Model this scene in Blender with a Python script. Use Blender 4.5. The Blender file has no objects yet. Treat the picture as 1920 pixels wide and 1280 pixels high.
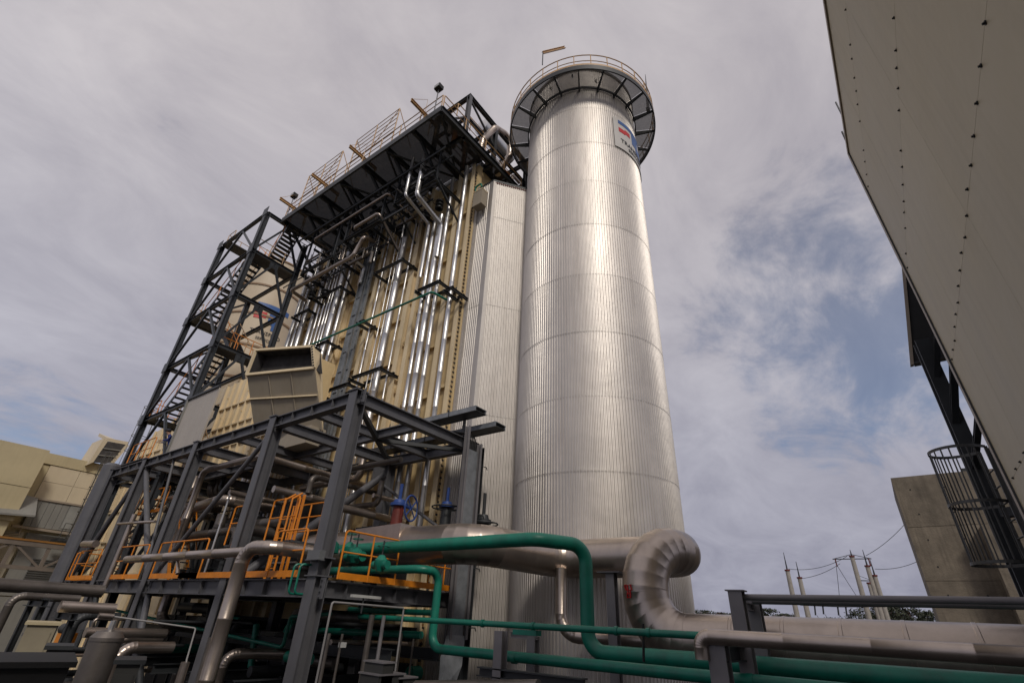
import bpy, bmesh, math, random
from mathutils import Vector, Matrix
import numpy as np
random.seed(7)
S = bpy.context.scene
COL = S.collection
PI = math.pi
# ------------------------------------------------------------------ camera
YAW, PITCH, ROLL, FPX, EZ = 0.653694, 0.523399, 0.05216, 909.56, 5.0
fw = Vector((math.cos(PITCH)*math.cos(YAW), math.cos(PITCH)*math.sin(YAW), math.sin(PITCH)))
rt = fw.cross(Vector((0, 0, 1))).normalized(); up0 = rt.cross(fw)
cr, sr = math.cos(ROLL), math.sin(ROLL)
RT = cr*rt + sr*up0; UP = -sr*rt + cr*up0
CAM = Vector((0, 0, EZ))
cd = bpy.data.cameras.new('camera'); cam = bpy.data.objects.new('camera', cd); COL.objects.link(cam)
cd.sensor_width = 36; cd.lens = FPX/1920*36; cd.clip_start = .05; cd.clip_end = 3000
m = Matrix((RT, UP, -fw)).transposed().to_4x4(); m.translation = CAM; cam.matrix_world = m
S.camera = cam
# ------------------------------------------------------------------ world
SUN_AZ, SUN_EL = math.radians(232), math.radians(41)      # azimuth from +X towards +Y
W = bpy.data.worlds.new('World'); S.world = W; W.use_nodes = True
nt = W.node_tree; N = nt.nodes; L = nt.links; N.clear()
def nd(t, **k):
    n = N.new(t)
    for a, b in k.items(): setattr(n, a, b)
    return n
out = nd('ShaderNodeOutputWorld'); bgs = nd('ShaderNodeBackground'); bgc = nd('ShaderNodeBackground'); mx = nd('ShaderNodeMixShader')
sky = nd('ShaderNodeTexSky', sky_type='NISHITA', sun_disc=False); sky.sun_elevation = SUN_EL; sky.sun_rotation = PI/2 - SUN_AZ
sky.air_density = 1.0; sky.dust_density = .6; sky.ozone_density = 5
L.new(sky.outputs[0], bgs.inputs[0]); bgs.inputs[1].default_value = 0.085
tc = nd('ShaderNodeTexCoord')
sep = nd('ShaderNodeSeparateXYZ'); L.new(tc.outputs['Generated'], sep.inputs[0])
def mth(op, a, b=None, c=None, clamp=False):
    n = nd('ShaderNodeMath', operation=op); n.use_clamp = clamp
    for i, v in enumerate((a, b, c)):
        if v is None: continue
        if isinstance(v, (int, float)): n.inputs[i].default_value = v
        else: L.new(v, n.inputs[i])
    return n.outputs[0]
zc = mth('MAXIMUM', sep.outputs[2], 0.0); zz = mth('ADD', zc, 0.30)
cmb = nd('ShaderNodeCombineXYZ'); L.new(mth('DIVIDE', sep.outputs[0], zz), cmb.inputs[0]); L.new(mth('DIVIDE', sep.outputs[1], zz), cmb.inputs[1])
mp = nd('ShaderNodeMapping'); mp.inputs['Rotation'].default_value = (0, 0, .9); mp.inputs['Scale'].default_value = (.8, 1.15, 1); L.new(cmb.outputs[0], mp.inputs[0])
def noise(vec, sc, det, rough, dist=0):
    n = nd('ShaderNodeTexNoise'); n.inputs['Scale'].default_value = sc; n.inputs['Detail'].default_value = det
    n.inputs['Roughness'].default_value = rough; n.inputs['Distortion'].default_value = dist; L.new(vec, n.inputs['Vector']); return n.outputs[0]
n1 = noise(mp.outputs[0], .8, 6, .55, .4); n2 = noise(mp.outputs[0], 3.2, 8, .62, .6); n3 = noise(mp.outputs[0], 9, 6, .6, .3)
def pxray(px, py): return ((px-960)/FPX*RT - (py-640)/FPX*UP + fw).normalized()
def lobe(px, py, width):        # smooth opening in the overcast round one direction
    d = nd('ShaderNodeVectorMath', operation='DOT_PRODUCT'); L.new(tc.outputs['Generated'], d.inputs[0]); d.inputs[1].default_value = pxray(px, py)
    mr = nd('ShaderNodeMapRange', interpolation_type='SMOOTHSTEP'); L.new(d.outputs['Value'], mr.inputs[0]); mr.inputs[1].default_value = math.cos(math.radians(width)); mr.inputs[2].default_value = 1.0
    return mr.outputs[0]
gap = mth('ADD', mth('ADD', mth('MULTIPLY', lobe(1570, 590, 20), .35), mth('MULTIPLY', lobe(1760, 640, 10), .12)), mth('MULTIPLY', lobe(-60, 900, 16), .26))
gap = mth('ADD', gap, mth('MULTIPLY', lobe(60, 200, 20), .06))
dens = mth('ADD', mth('MULTIPLY', n1, .2), mth('ADD', mth('MULTIPLY', n2, .75), mth('MULTIPLY', n3, .42)))
dens = mth('SUBTRACT', mth('ADD', dens, .06), gap)
mr = nd('ShaderNodeMapRange', interpolation_type='SMOOTHSTEP'); L.new(dens, mr.inputs[0]); mr.inputs[1].default_value = .30; mr.inputs[2].default_value = .58
mr.inputs[3].default_value = .40
# cloud brightness: thin/thick variation, darker and bluer towards the horizon
ramp = nd('ShaderNodeValToRGB'); L.new(mth('ADD', mth('MULTIPLY', n1, .5), mth('MULTIPLY', n2, .5)), ramp.inputs[0])
ramp.color_ramp.elements[0].position = .36; ramp.color_ramp.elements[0].color = (.41, .392, .445, 1)
ramp.color_ramp.elements[1].position = .62; ramp.color_ramp.elements[1].color = (.635, .605, .64, 1)
rh = nd('ShaderNodeValToRGB'); L.new(zc, rh.inputs[0])
rh.color_ramp.elements[0].position = 0.0; rh.color_ramp.elements[0].color = (.66, .70, .80, 1)
rh.color_ramp.elements[1].position = .8; rh.color_ramp.elements[1].color = (1.06, 1.04, 1.0, 1)
e = rh.color_ramp.elements.new(.32); e.color = (.80, .83, .89, 1)
mm = nd('ShaderNodeMix', data_type='RGBA', blend_type='MULTIPLY'); mm.inputs[0].default_value = 1
L.new(ramp.outputs[0], mm.inputs[6]); L.new(rh.outputs[0], mm.inputs[7]); L.new(mm.outputs[2], bgc.inputs[0]); bgc.inputs[1].default_value = .95
L.new(mr.outputs[0], mx.inputs[0]); L.new(bgs.outputs[0], mx.inputs[1]); L.new(bgc.outputs[0], mx.inputs[2]); L.new(mx.outputs[0], out.inputs[0])
# ------------------------------------------------------------------ sun
sd = bpy.data.lights.new('sun', 'SUN'); sd.energy = 1.5; sd.angle = math.radians(10); sd.color = (1, .93, .84)
so = bpy.data.objects.new('sun', sd); COL.objects.link(so)
sdir = Vector((math.cos(SUN_EL)*math.cos(SUN_AZ), math.cos(SUN_EL)*math.sin(SUN_AZ), math.sin(SUN_EL)))
so.rotation_euler = sdir.to_track_quat('Z', 'Y').to_euler(); so.location = (0, 0, 60)
S.view_settings.view_transform = 'Standard'; S.view_settings.look = 'None'; S.view_settings.gamma = 1; S.view_settings.exposure = 0
S.view_settings.use_curve_mapping = False
S.cycles.max_bounces = 6

# ------------------------------------------------------------------ helpers
def ray(px, py): return (px-960)/FPX*RT - (py-640)/FPX*UP + fw
def P(px, py, x=None, y=None, z=None, d=None, t=None):
    k = ray(px, py)
    if x is not None: s = x/k.x
    elif y is not None: s = y/k.y
    elif z is not None: s = (z-EZ)/k.z
    elif d is not None: s = d/math.hypot(k.x, k.y)
    else: s = t
    return CAM + k*s
def Ppl(px, py, pt, n):
    k = ray(px, py); n = Vector(n); return CAM + k*((Vector(pt)-CAM).dot(n)/k.dot(n))
def wid(px, p):            # size in metres of px pixels at world point p
    return px*(Vector(p)-CAM).dot(fw)/FPX

MATS = {}
def mat(name, col, rough=.6, metal=0., vary=.12, scale=1.2, bump=0., streak=0., dirt=None, spec=.5, stretch=1., fine=0., objvar=0., dent=0.):
    if name in MATS: return MATS[name]
    mt = bpy.data.materials.new(name); mt.use_nodes = True; t = mt.node_tree; ns = t.nodes; lk = t.links
    b = ns['Principled BSDF']; b.inputs['Roughness'].default_value = rough; b.inputs['Metallic'].default_value = metal
    b.inputs['Specular IOR Level'].default_value = spec
    g = ns.new('ShaderNodeNewGeometry')
    mpn = ns.new('ShaderNodeMapping'); mpn.inputs['Scale'].default_value = (scale, scale, scale*stretch); lk.new(g.outputs['Position'], mpn.inputs[0])
    n = ns.new('ShaderNodeTexNoise'); n.inputs['Detail'].default_value = 7; n.inputs['Roughness'].default_value = .62; n.inputs['Scale'].default_value = 1; lk.new(mpn.outputs[0], n.inputs['Vector'])
    cr_ = ns.new('ShaderNodeValToRGB'); lk.new(n.outputs[0], cr_.inputs[0])
    cr_.color_ramp.elements[0].position = .3; cr_.color_ramp.elements[1].position = .7
    lo = [c*(1-vary*1.6) for c in col]; hi = [min(1, c*(1+vary)) for c in col]
    cr_.color_ramp.elements[0].color = (*lo, 1); cr_.color_ramp.elements[1].color = (*hi, 1)
    last = cr_.outputs[0]
    if dirt or streak:
        mp2 = ns.new('ShaderNodeMapping'); mp2.inputs['Scale'].default_value = (6, 6, .35); lk.new(g.outputs['Position'], mp2.inputs[0])
        n2_ = ns.new('ShaderNodeTexNoise'); n2_.inputs['Detail'].default_value = 5; n2_.inputs['Scale'].default_value = 1; lk.new(mp2.outputs[0], n2_.inputs['Vector'])
        mr_ = ns.new('ShaderNodeMapRange'); mr_.inputs[1].default_value = .48; mr_.inputs[2].default_value = .78; mr_.inputs[4].default_value = streak or .5; lk.new(n2_.outputs[0], mr_.inputs[0])
        mxx = ns.new('ShaderNodeMix'); mxx.data_type = 'RGBA'; lk.new(mr_.outputs[0], mxx.inputs[0]); lk.new(last, mxx.inputs[6]); mxx.inputs[7].default_value = (*(dirt or [c*.45 for c in col]), 1)
        last = mxx.outputs[2]
    if objvar:
        oi = ns.new('ShaderNodeObjectInfo'); mrv = ns.new('ShaderNodeMapRange'); mrv.inputs[3].default_value = 1-objvar; mrv.inputs[4].default_value = 1+objvar*.5; lk.new(oi.outputs['Random'], mrv.inputs[0])
        hv = ns.new('ShaderNodeHueSaturation'); lk.new(mrv.outputs[0], hv.inputs['Value']); lk.new(last, hv.inputs['Color']); last = hv.outputs[0]
    lk.new(last, b.inputs['Base Color'])
    rr = ns.new('ShaderNodeMapRange'); rr.inputs[3].default_value = max(.05, rough-.1); rr.inputs[4].default_value = min(1, rough+.12); lk.new(n.outputs[0], rr.inputs[0]); lk.new(rr.outputs[0], b.inputs['Roughness'])
    if dent:
        nd_ = ns.new('ShaderNodeTexNoise'); nd_.inputs['Scale'].default_value = 1.4; nd_.inputs['Detail'].default_value = 3; lk.new(g.outputs['Position'], nd_.inputs['Vector'])
        bpd = ns.new('ShaderNodeBump'); bpd.inputs['Strength'].default_value = dent; bpd.inputs['Distance'].default_value = .05; lk.new(nd_.outputs[0], bpd.inputs['Height']); lk.new(bpd.outputs[0], b.inputs['Normal'])
    if bump:
        n4 = ns.new('ShaderNodeTexNoise'); n4.inputs['Scale'].default_value = 14 if not fine else fine; n4.inputs['Detail'].default_value = 4; lk.new(g.outputs['Position'], n4.inputs['Vector'])
        bp = ns.new('ShaderNodeBump'); bp.inputs['Strength'].default_value = bump; bp.inputs['Distance'].default_value = .02; lk.new(n4.outputs[0], bp.inputs['Height']); lk.new(bp.outputs[0], b.inputs['Normal'])
    MATS[name] = mt; return mt
STEEL = mat('grey_steel_paint', (.112, .112, .122), .5, 0, .12, 1.5, streak=.3, dirt=(.05, .045, .04))
DSTEEL = mat('dark_steel_paint', (.030, .033, .036), .5, 0, .2, 1.5)
TOWERST = mat('tower_steel_paint', (.042, .047, .054), .45, 0, .15, 1.5)
ALU = mat('corrugated_aluminium', (.66, .62, .575), .50, .8, .08, .5, streak=.36, dirt=(.42, .375, .33), stretch=.4, objvar=.07, dent=.35)
ALUD = mat('duct_aluminium', (.56, .525, .485), .54, .75, .08, .5, streak=.36, dirt=(.36, .32, .28), stretch=.4, objvar=.06, dent=.3)
PIPEALU = mat('pipe_cladding', (.48, .41, .355), .33, .88, .12, 1.3, bump=.06, streak=.25, dirt=(.30, .25, .21))
PIPEDULL = mat('dull_pipe_cladding', (.19, .168, .15), .42, .7, .2, 1.5, bump=.1)
SILVER = mat('bright_pipe_cladding', (.66, .65, .64), .36, .9, .08, 1.2, bump=.03)
ORANGE = mat('orange_paint', (.74, .24, .012), .45, 0, .12, 3, streak=.25, dirt=(.35, .12, .02))
ORAIL = mat('faded_yellow_rail_paint', (.55, .33, .14), .5, 0, .12, 3)
GREEN = mat('green_pipe_paint', (.006, .185, .125), .42, 0, .16, 2.5, bump=.06, streak=.45, dirt=(.03, .10, .075))
TAN = mat('tan_casing_paint', (.70, .53, .28), .5, 0, .10, .8, streak=.3, dirt=(.46, .31, .13), objvar=.08)
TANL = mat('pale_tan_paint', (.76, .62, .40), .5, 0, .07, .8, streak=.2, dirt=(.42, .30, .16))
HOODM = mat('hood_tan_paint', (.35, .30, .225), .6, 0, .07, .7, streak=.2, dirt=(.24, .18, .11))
CREAM = mat('cream_cladding', (.52, .44, .27), .6, 0, .08, .4, streak=.25, dirt=(.36, .29, .16))
CREAML = mat('pale_cream_cladding', (.62, .53, .38), .6, 0, .06, .4, streak=.2, dirt=(.45, .36, .22))
GREYCL = mat('grey_cladding', (.24, .235, .215), .6, .1, .08, .5, streak=.2)
WALLP = mat('beige_wall_panel', (.46, .395, .26), .5, 0, .06, .4, streak=.3, dirt=(.33, .275, .18), objvar=.05, dent=.25)
WTRIM = mat('beige_trim', (.34, .28, .215), .5, 0, .08, 1)
CONC = mat('raw_concrete', (.22, .185, .14), .85, 0, .3, .9, bump=.6, streak=.75, dirt=(.11, .092, .07), objvar=.12)
GALV = mat('galvanised_steel', (.25, .265, .28), .55, .4, .16, 4, bump=.05)
GRATE = mat('grating_steel', (.075, .075, .078), .7, .2, .35, 6, bump=.3)
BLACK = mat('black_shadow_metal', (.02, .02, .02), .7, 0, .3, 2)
HOLLOW = mat('dark_duct_lining', (.06, .056, .055), .9, 0, .3, 3)  # shade inside the hood mouths, put into the base colour
BLUE = mat('blue_paint', (.02, .06, .24), .45, 0, .1, 3)
REDOX = mat('red_oxide_paint', (.14, .02, .012), .55, 0, .2, 3)
SIGNW = mat('sign_white', (.60, .575, .53), .45, 0, .05, 1)
SIGNB = mat('sign_blue', (.045, .12, .33), .45, 0, .06, 2)
SIGNR = mat('sign_red', (.55, .015, .015), .45, 0, .06, 2)
SIGNK = mat('sign_black', (.025, .025, .03), .5, 0, .1, 2)
SILOM = mat('pale_beige_stack_paint', (.60, .50, .36), .5, 0, .07, .4, streak=.15)
ASPH = mat('asphalt', (.03, .028, .026), .9, 0, .3, .3, bump=.4)
BARK = mat('bark', (.11, .09, .07), .9, 0, .25, 6, bump=.4)
LEAF = mat('leaves', (.045, .055, .028), .6, 0, .4, 2.5)
FLOWER = mat('reddish_leaves', (.10, .045, .035), .6, 0, .4, 2.5)
POLE = mat('pale_concrete_pole', (.36, .33, .29), .8, 0, .12, 2)
SKIN = mat('skin', (.35, .2, .13), .6, 0, .05, 4)
SHIRT = mat('blue_work_shirt', (.02, .035, .17), .85, 0, .2, 12)
TROUS = mat('navy_trousers', (.012, .012, .03), .85, 0, .2, 12)
HAIR = mat('dark_cap', (.02, .02, .03), .8, 0, .2, 12)
BOX = mat('grey_enclosure', (.045, .045, .042), .5, 0, .1, 2)
CAGEM = mat('cage_steel', (.085, .085, .08), .5, .2, .15, 3)
GLASS = mat('lamp_glass', (.35, .36, .36), .2, 0, .05, 2)
RAILG = mat('grey_pipe_paint', (.20, .19, .195), .42, .1, .1, 2)

RGRATE = mat('open_grating', (.34, .32, .30), .6, .3, .15, 5)
def open_mesh(mt, fac):      # gratings let part of the sky through
    t = mt.node_tree; o = t.nodes['Material Output']; b = t.nodes['Principled BSDF']; tr = t.nodes.new('ShaderNodeBsdfTransparent'); mxs = t.nodes.new('ShaderNodeMixShader')
    mxs.inputs[0].default_value = fac; t.links.new(b.outputs[0], mxs.inputs[1]); t.links.new(tr.outputs[0], mxs.inputs[2]); t.links.new(mxs.outputs[0], o.inputs['Surface'])
open_mesh(RGRATE, .42)
OGRATE = mat('open_platform_grating', (.085, .082, .082), .7, .2, .35, 3); open_mesh(OGRATE, .17)
LOC = {}
def wl(o):
    v = Vector((0, 0, 0))
    while o is not None: v += o.location; o = o.parent
    return v
def tag(o, label, cat, group=None):
    o['label'] = label; o['category'] = cat
    if group: o['group'] = group
    return o
def thing(name, label, cat, loc, group=None):
    o = bpy.data.objects.new(name, None); o.empty_display_size = .3; COL.objects.link(o); o.location = loc
    return tag(o, label, cat, group)
def perp(d, up=(0, 0, 1)):
    d = d.normalized(); u = Vector(up)
    if abs(d.dot(u.normalized())) > .995: u = Vector((1, 0, 0)) if abs(d.x) < .9 else Vector((0, 1, 0))
    s = d.cross(u).normalized(); return s, s.cross(d).normalized()
class MB:
    def __init__(s): s.v = []; s.f = []; s.mi = []
    def add(s, vs, fs, m=0):
        b = len(s.v); s.v += [tuple(v) for v in vs]; s.f += [tuple(b+i for i in f) for f in fs]; s.mi += [m]*len(fs); return s
    def box(s, lo, hi, m=0):
        x0, y0, z0 = [min(a, b) for a, b in zip(lo, hi)]; x1, y1, z1 = [max(a, b) for a, b in zip(lo, hi)]
        return s.add([(x0, y0, z0), (x1, y0, z0), (x1, y1, z0), (x0, y1, z0), (x0, y0, z1), (x1, y0, z1), (x1, y1, z1), (x0, y1, z1)],
                     [(0, 3, 2, 1), (4, 5, 6, 7), (0, 1, 5, 4), (1, 2, 6, 5), (2, 3, 7, 6), (3, 0, 4, 7)], m)
    def prism(s, pts, off, m=0):             # planar polygon extruded by vector
        n = len(pts); off = Vector(off); a = [Vector(p) for p in pts]; b = [p+off for p in a]
        return s.add(a+b, [tuple(range(n))[::-1], tuple(range(n, 2*n))] + [(i, (i+1) % n, n+(i+1) % n, n+i) for i in range(n)], m)
    def sect(s, p0, p1, prof, up=(0, 0, 1), m=0):  # profile (side,up coords) swept p0->p1
        p0 = Vector(p0); p1 = Vector(p1); sd_, u = perp(p1-p0, up); n = len(prof)
        vs = [p0+sd_*a+u*b for a, b in prof]+[p1+sd_*a+u*b for a, b in prof]
        return s.add(vs, [(i, (i+1) % n, n+(i+1) % n, n+i) for i in range(n)]+[tuple(range(n))[::-1], tuple(range(n, 2*n))], m)
    def bar(s, p0, p1, w, h, up=(0, 0, 1), m=0):
        return s.sect(p0, p1, [(-w/2, -h/2), (w/2, -h/2), (w/2, h/2), (-w/2, h/2)], up, m)
    def ibeam(s, p0, p1, w, h, up=(0, 0, 1), t=None, m=0):
        t = t or max(.012, w*.09); a, b = w/2, h/2; g = t*1.3
        return s.sect(p0, p1, [(-a, -b), (a, -b), (a, -b+g), (t/2, -b+g), (t/2, b-g), (a, b-g), (a, b), (-a, b), (-a, b-g), (-t/2, b-g), (-t/2, -b+g), (-a, -b+g)], up, m)
    def chan(s, p0, p1, w, h, up=(0, 0, 1), m=0):
        t = .02; a, b = w/2, h/2
        return s.sect(p0, p1, [(-a, -b), (a, -b), (a, -b+t), (-a+t, -b+t), (-a+t, b-t), (a, b-t), (a, b), (-a, b)], up, m)
    def tube(s, path, r, seg=12, caps=True, m=0, radii=None):
        pts = [Vector(p) for p in path]; n = len(pts)
        tang = []
        for i in range(n):
            a = pts[max(i-1, 0)]; b = pts[min(i+1, n-1)]
            if 0 < i < n-1:
                d1 = (pts[i]-a); d2 = (b-pts[i])
                t_ = (d1.normalized() if d1.length > 1e-6 else Vector()) + (d2.normalized() if d2.length > 1e-6 else Vector())
            else: t_ = b-a
            tang.append(t_.normalized() if t_.length > 1e-9 else Vector((0, 0, 1)))
        s1, u1 = perp(tang[0]); vs = []
        for i in range(n):
            s1 = (s1 - tang[i]*s1.dot(tang[i])).normalized(); u1 = tang[i].cross(s1)
            rr_ = radii[i] if radii else r
            vs += [pts[i]+(s1*math.cos(2*PI*k/seg)+u1*math.sin(2*PI*k/seg))*rr_ for k in range(seg)]
        fs = [(i*seg+k, i*seg+(k+1) % seg, (i+1)*seg+(k+1) % seg, (i+1)*seg+k) for i in range(n-1) for k in range(seg)]
        if caps: fs += [tuple(range(seg))[::-1], tuple(range((n-1)*seg, n*seg))]
        return s.add(vs, fs, m)
    def lathe(s, c, prof, seg=32, m=0, a0=0, a1=2*PI):
        c = Vector(c); full = abs(a1-a0-2*PI) < 1e-6; k = seg if full else seg+1; vs = []
        for r_, z_ in prof:
            for i in range(k):
                a = a0+(a1-a0)*i/seg; vs.append((c.x+r_*math.cos(a), c.y+r_*math.sin(a), c.z+z_))
        fs = [(j*k+i, j*k+(i+1) % k, (j+1)*k+(i+1) % k, (j+1)*k+i) for j in range(len(prof)-1) for i in range(seg)]
        return s.add(vs, fs, m)
    def mesh(s, name, mats, org=(0, 0, 0), smooth=True):
        me = bpy.data.meshes.new(name); o = Vector(org)
        me.from_pydata([Vector(v)-o for v in s.v], [], s.f)
        for mm_ in (mats if isinstance(mats, (list, tuple)) else [mats]): me.materials.append(mm_)
        me.polygons.foreach_set('material_index', s.mi)
        bm = bmesh.new(); bm.from_mesh(me); bmesh.ops.recalc_face_normals(bm, faces=bm.faces); bm.to_mesh(me); bm.free()
        if smooth:
            me.polygons.foreach_set('use_smooth', [True]*len(me.polygons)); me.set_sharp_from_angle(angle=math.radians(32))
        return me
    def build(s, name, mats, parent=None, smooth=True, org=None, kind=None, label=None):
        org = Vector(org) if org is not None else wl(parent) if parent else Vector((0, 0, 0))
        ob = bpy.data.objects.new(name, s.mesh(name, mats, org, smooth)); COL.objects.link(ob)
        if parent: ob.parent = parent; ob.location = org-wl(parent)
        else: ob.location = org
        if kind: ob['kind'] = kind
        if label: ob['label'] = label
        return ob
def piece(name, me, parent, pos, rot=None, scale=None):   # alike pieces share mesh data
    ob = bpy.data.objects.new(name, me); COL.objects.link(ob); ob.parent = parent; ob.location = Vector(pos)-wl(parent)
    if rot is not None: ob.rotation_euler = rot
    if scale is not None: ob.scale = scale
    return ob
def fillet(pts, rad, n=7):
    pts = [Vector(p) for p in pts]; outp = [pts[0]]; el = []
    for i in range(1, len(pts)-1):
        a, b, c = pts[i-1], pts[i], pts[i+1]; d1 = (a-b).normalized(); d2 = (c-b).normalized(); ang = d1.angle(d2)
        if ang > PI-.05: outp.append(b); continue
        t_ = min(rad/math.tan(ang/2), (a-b).length*.48, (c-b).length*.48); r_ = t_*math.tan(ang/2)
        ctr = b+(d1+d2).normalized()*(r_/math.sin(ang/2)); v0 = b+d1*t_-ctr; v1 = b+d2*t_-ctr; tot = v0.angle(v1)
        k = max(2, round(n*tot/(PI/2)))
        ax = v0.cross(v1).normalized()
        for j in range(k+1):
            q = ctr+Matrix.Rotation(tot*j/k, 3, ax) @ v0; outp.append(q); el.append(len(outp)-1)
    outp.append(pts[-1]); return outp, set(el)
def clad_path(pts, rad, r, step=1.0, n=7, bead=True, bh=.02):
    """pipe centre line with raised cladding seams: returns path, radii"""
    path, el = fillet(pts, rad, n); o, rr_ = [], []
    def seam(p, d, elb=False):
        if not bead: o.append(p); rr_.append(r); return
        ww = .45 if elb else 1.0
        for off, k in ((-.022, 1), (-.016, 1+bh*ww), (.016, 1+bh*ww), (.022, 1)): o.append(p+d*off*ww*min(1.6, r/.22+.3)); rr_.append(r*k)
    for i, p in enumerate(path):
        if i == 0: o.append(p); rr_.append(r)
        elif i == len(path)-1: o.append(p); rr_.append(r)
        else: seam(p, (path[i+1]-path[i-1]).normalized(), True) if i in el else (o.append(p), rr_.append(r))
        if i < len(path)-1:
            q = path[i+1]; ln = (q-p).length
            if not (i in el and i+1 in el) and ln > step*1.3:
                k = int(ln/step)
                for j in range(1, k):
                    seam(p+(q-p)*(j/k), (q-p).normalized())
    return o, rr_
def pipe(name, label, pts, r, m_, rad=None, group=None, seg=14, step=1.0, bead=True, cat='pipe', n=7, bh=.02, parent=None, flange=False):
    path, radii = clad_path(pts, rad or r*3, r, step, n, bead, bh)
    mb = MB().tube(path, r, seg, True, 0, radii)
    if parent: return mb.build(name, m_, parent)
    org = Vector(pts[0]); ob = mb.build(name, m_, None, org=org); tag(ob, label, cat, group)
    if flange:
        a = Vector(pts[0]); b = Vector(pts[-1])
        for q, d in ((a, (Vector(pts[1])-a).normalized()), (b, (Vector(pts[-2])-b).normalized())):
            MB().tube([q+d*.02, q+d*.06], r*1.6, 16).build('flange', m_, ob)
    return ob
def railing(name, label, pts, m_=None, h=1.1, toe=True, spacing=1.5, group=None, r=.024, parent=None, mids=(.55,)):
    """posts, top rail, mid rails and toe board along pts"""
    m_ = m_ or ORANGE; pts = [Vector(p) for p in pts]
    t = parent or thing(name, label, 'railing', pts[0], group)
    Z = Vector((0, 0, 1))
    MB().tube(fillet([pts[0]+Z*h*.55] + [pts[0]+Z*h] + [p+Z*h for p in pts[1:-1]] + [pts[-1]+Z*h] + [pts[-1]+Z*h*.55], .1, 3)[0], r, 8).build('top_rail', m_, t)
    for q in mids: MB().tube([p+Z*h*q for p in pts], r*.85, 6).build('mid_rail', m_, t)
    pm = MB().tube([(0, 0, 0), (0, 0, h-.02)], r, 6).mesh('post', m_)
    for a, b in zip(pts[:-1], pts[1:]):
        k = max(1, round((b-a).length/spacing))
        for j in range(k+1):
            if j == k and b is not pts[-1]: continue
            piece('post', pm, t, a+(b-a)*j/k)
        if toe: MB().bar(a+Z*.08, b+Z*.08, .012, .15).build('toe_board', m_, t)
    return t
def dirpipe(px0, py0, px1, py1, **k): return P(px0, py0, **k), P(px1, py1, **k)

# ================================================================== SETTING
g = MB().add([(-900, -900, 0), (900, -900, 0), (900, 900, 0), (-900, 900, 0)], [(0, 1, 2, 3)]).build('ground', ASPH); g['kind'] = 'structure'
# ================================================================== EXHAUST STACK
DS, RS = 19.0, 3.02; AZS = math.radians(27.0); SC = Vector((DS*math.cos(AZS), DS*math.sin(AZS), 0))
stack = thing('exhaust_stack', 'tall round corrugated aluminium exhaust stack with a walkway ring at its top', 'chimney', SC)
NR = 168
def rib_ring(r, nr):
    o = []
    for i in range(nr):
        for f_, dr in ((0, 0), (.18, .030), (.5, .030), (.68, 0)): o.append((2*PI*(i+f_)/nr, r+dr))
    return o
def course(z0, z1, r):
    mb = MB(); rg = rib_ring(r, NR); k = len(rg); vs = []
    for z_ in (z0, z1):
        for a, r_ in rg: vs.append((SC.x+r_*math.cos(a), SC.y+r_*math.sin(a), z_))
    return mb.add(vs, [(i, (i+1) % k, k+(i+1) % k, k+i) for i in range(k)])
zs = [0.0, 1.2, 4.05, 6.75, 9.4, 12.05, 14.72, 17.45, 20.2, 22.9, 25.6, 28.3, 31.6]
for i in range(len(zs)-1):
    course(zs[i]-(.05 if i else 0), zs[i+1], RS-(.005 if i % 2 else 0)).build('cladding_course', ALU, stack, smooth=False)
    if i: MB().lathe((SC.x, SC.y, zs[i]), [(RS+.024, -.005), (RS+.0315, -.005), (RS+.0315, .005), (RS+.024, .005)], 120).build('seam_strip', ALU, stack)
MB().lathe((SC.x, SC.y, 31.6), [(RS+.08, -.05), (RS+.08, .12), (RS-.35, .12), (RS-.35, -1.5), (0, -1.5)], 72).build('stack_lip', DSTEEL, stack)
ZR = 29.9; RR = 4.18
nb = 20
for i in range(nb):
    a0 = 2*PI*(i+.03)/nb + AZS; a1 = 2*PI*(i+.97)/nb + AZS
    MB().lathe((SC.x, SC.y, ZR), [(RS+.05, 0), (RR-.03, 0), (RR-.03, .03), (RS+.05, .03), (RS+.05, 0)], 6, a0=a0, a1=a1).build('grating_panel', RGRATE, stack)
    a = 2*PI*i/nb + AZS; d_ = Vector((math.cos(a), math.sin(a), 0)); w_ = Vector((-d_.y, d_.x, 0))*.05
    q = SC+d_*(RS+.04)
    MB().prism([q+Vector((0, 0, ZR-.02))-w_*.7, q+Vector((0, 0, ZR-.34))-w_*.7, SC+d_*(RR-.02)+Vector((0, 0, ZR-.16))-w_*.7, SC+d_*(RR-.02)+Vector((0, 0, ZR-.02))-w_*.7], w_*1.4).build('bracket', DSTEEL, stack)
MB().lathe((SC.x, SC.y, ZR), [(RR-.02, -.17), (RR+.04, -.17), (RR+.04, .17), (RR-.02, .17), (RR-.02, -.17)], 96).build('edge_ring', DSTEEL, stack)
MB().lathe((SC.x, SC.y, ZR), [(RS+.05, -.1), (RS+.12, -.1), (RS+.12, .04), (RS+.05, .04), (RS+.05, -.1)], 96).build('inner_ring', DSTEEL, stack)
for h_, r_ in ((1.1, .03), (.58, .024)):
    MB().tube([SC+Vector((RR*math.cos(2*PI*i/72), RR*math.sin(2*PI*i/72), ZR+h_)) for i in range(73)], r_, 6, False).build('guard_rail', ORAIL, stack)
pm = MB().tube([(0, 0, 0), (0, 0, 1.08)], .026, 6).mesh('rail_post', ORAIL)
for i in range(30):
    a = 2*PI*i/30; piece('rail_post', pm, stack, SC+Vector((RR*math.cos(a), RR*math.sin(a), ZR)))
MB().lathe((SC.x, SC.y, ZR), [(RR+.045, .17), (RR+.05, .28)], 72).build('toe_plate', ORAIL, stack)
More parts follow.
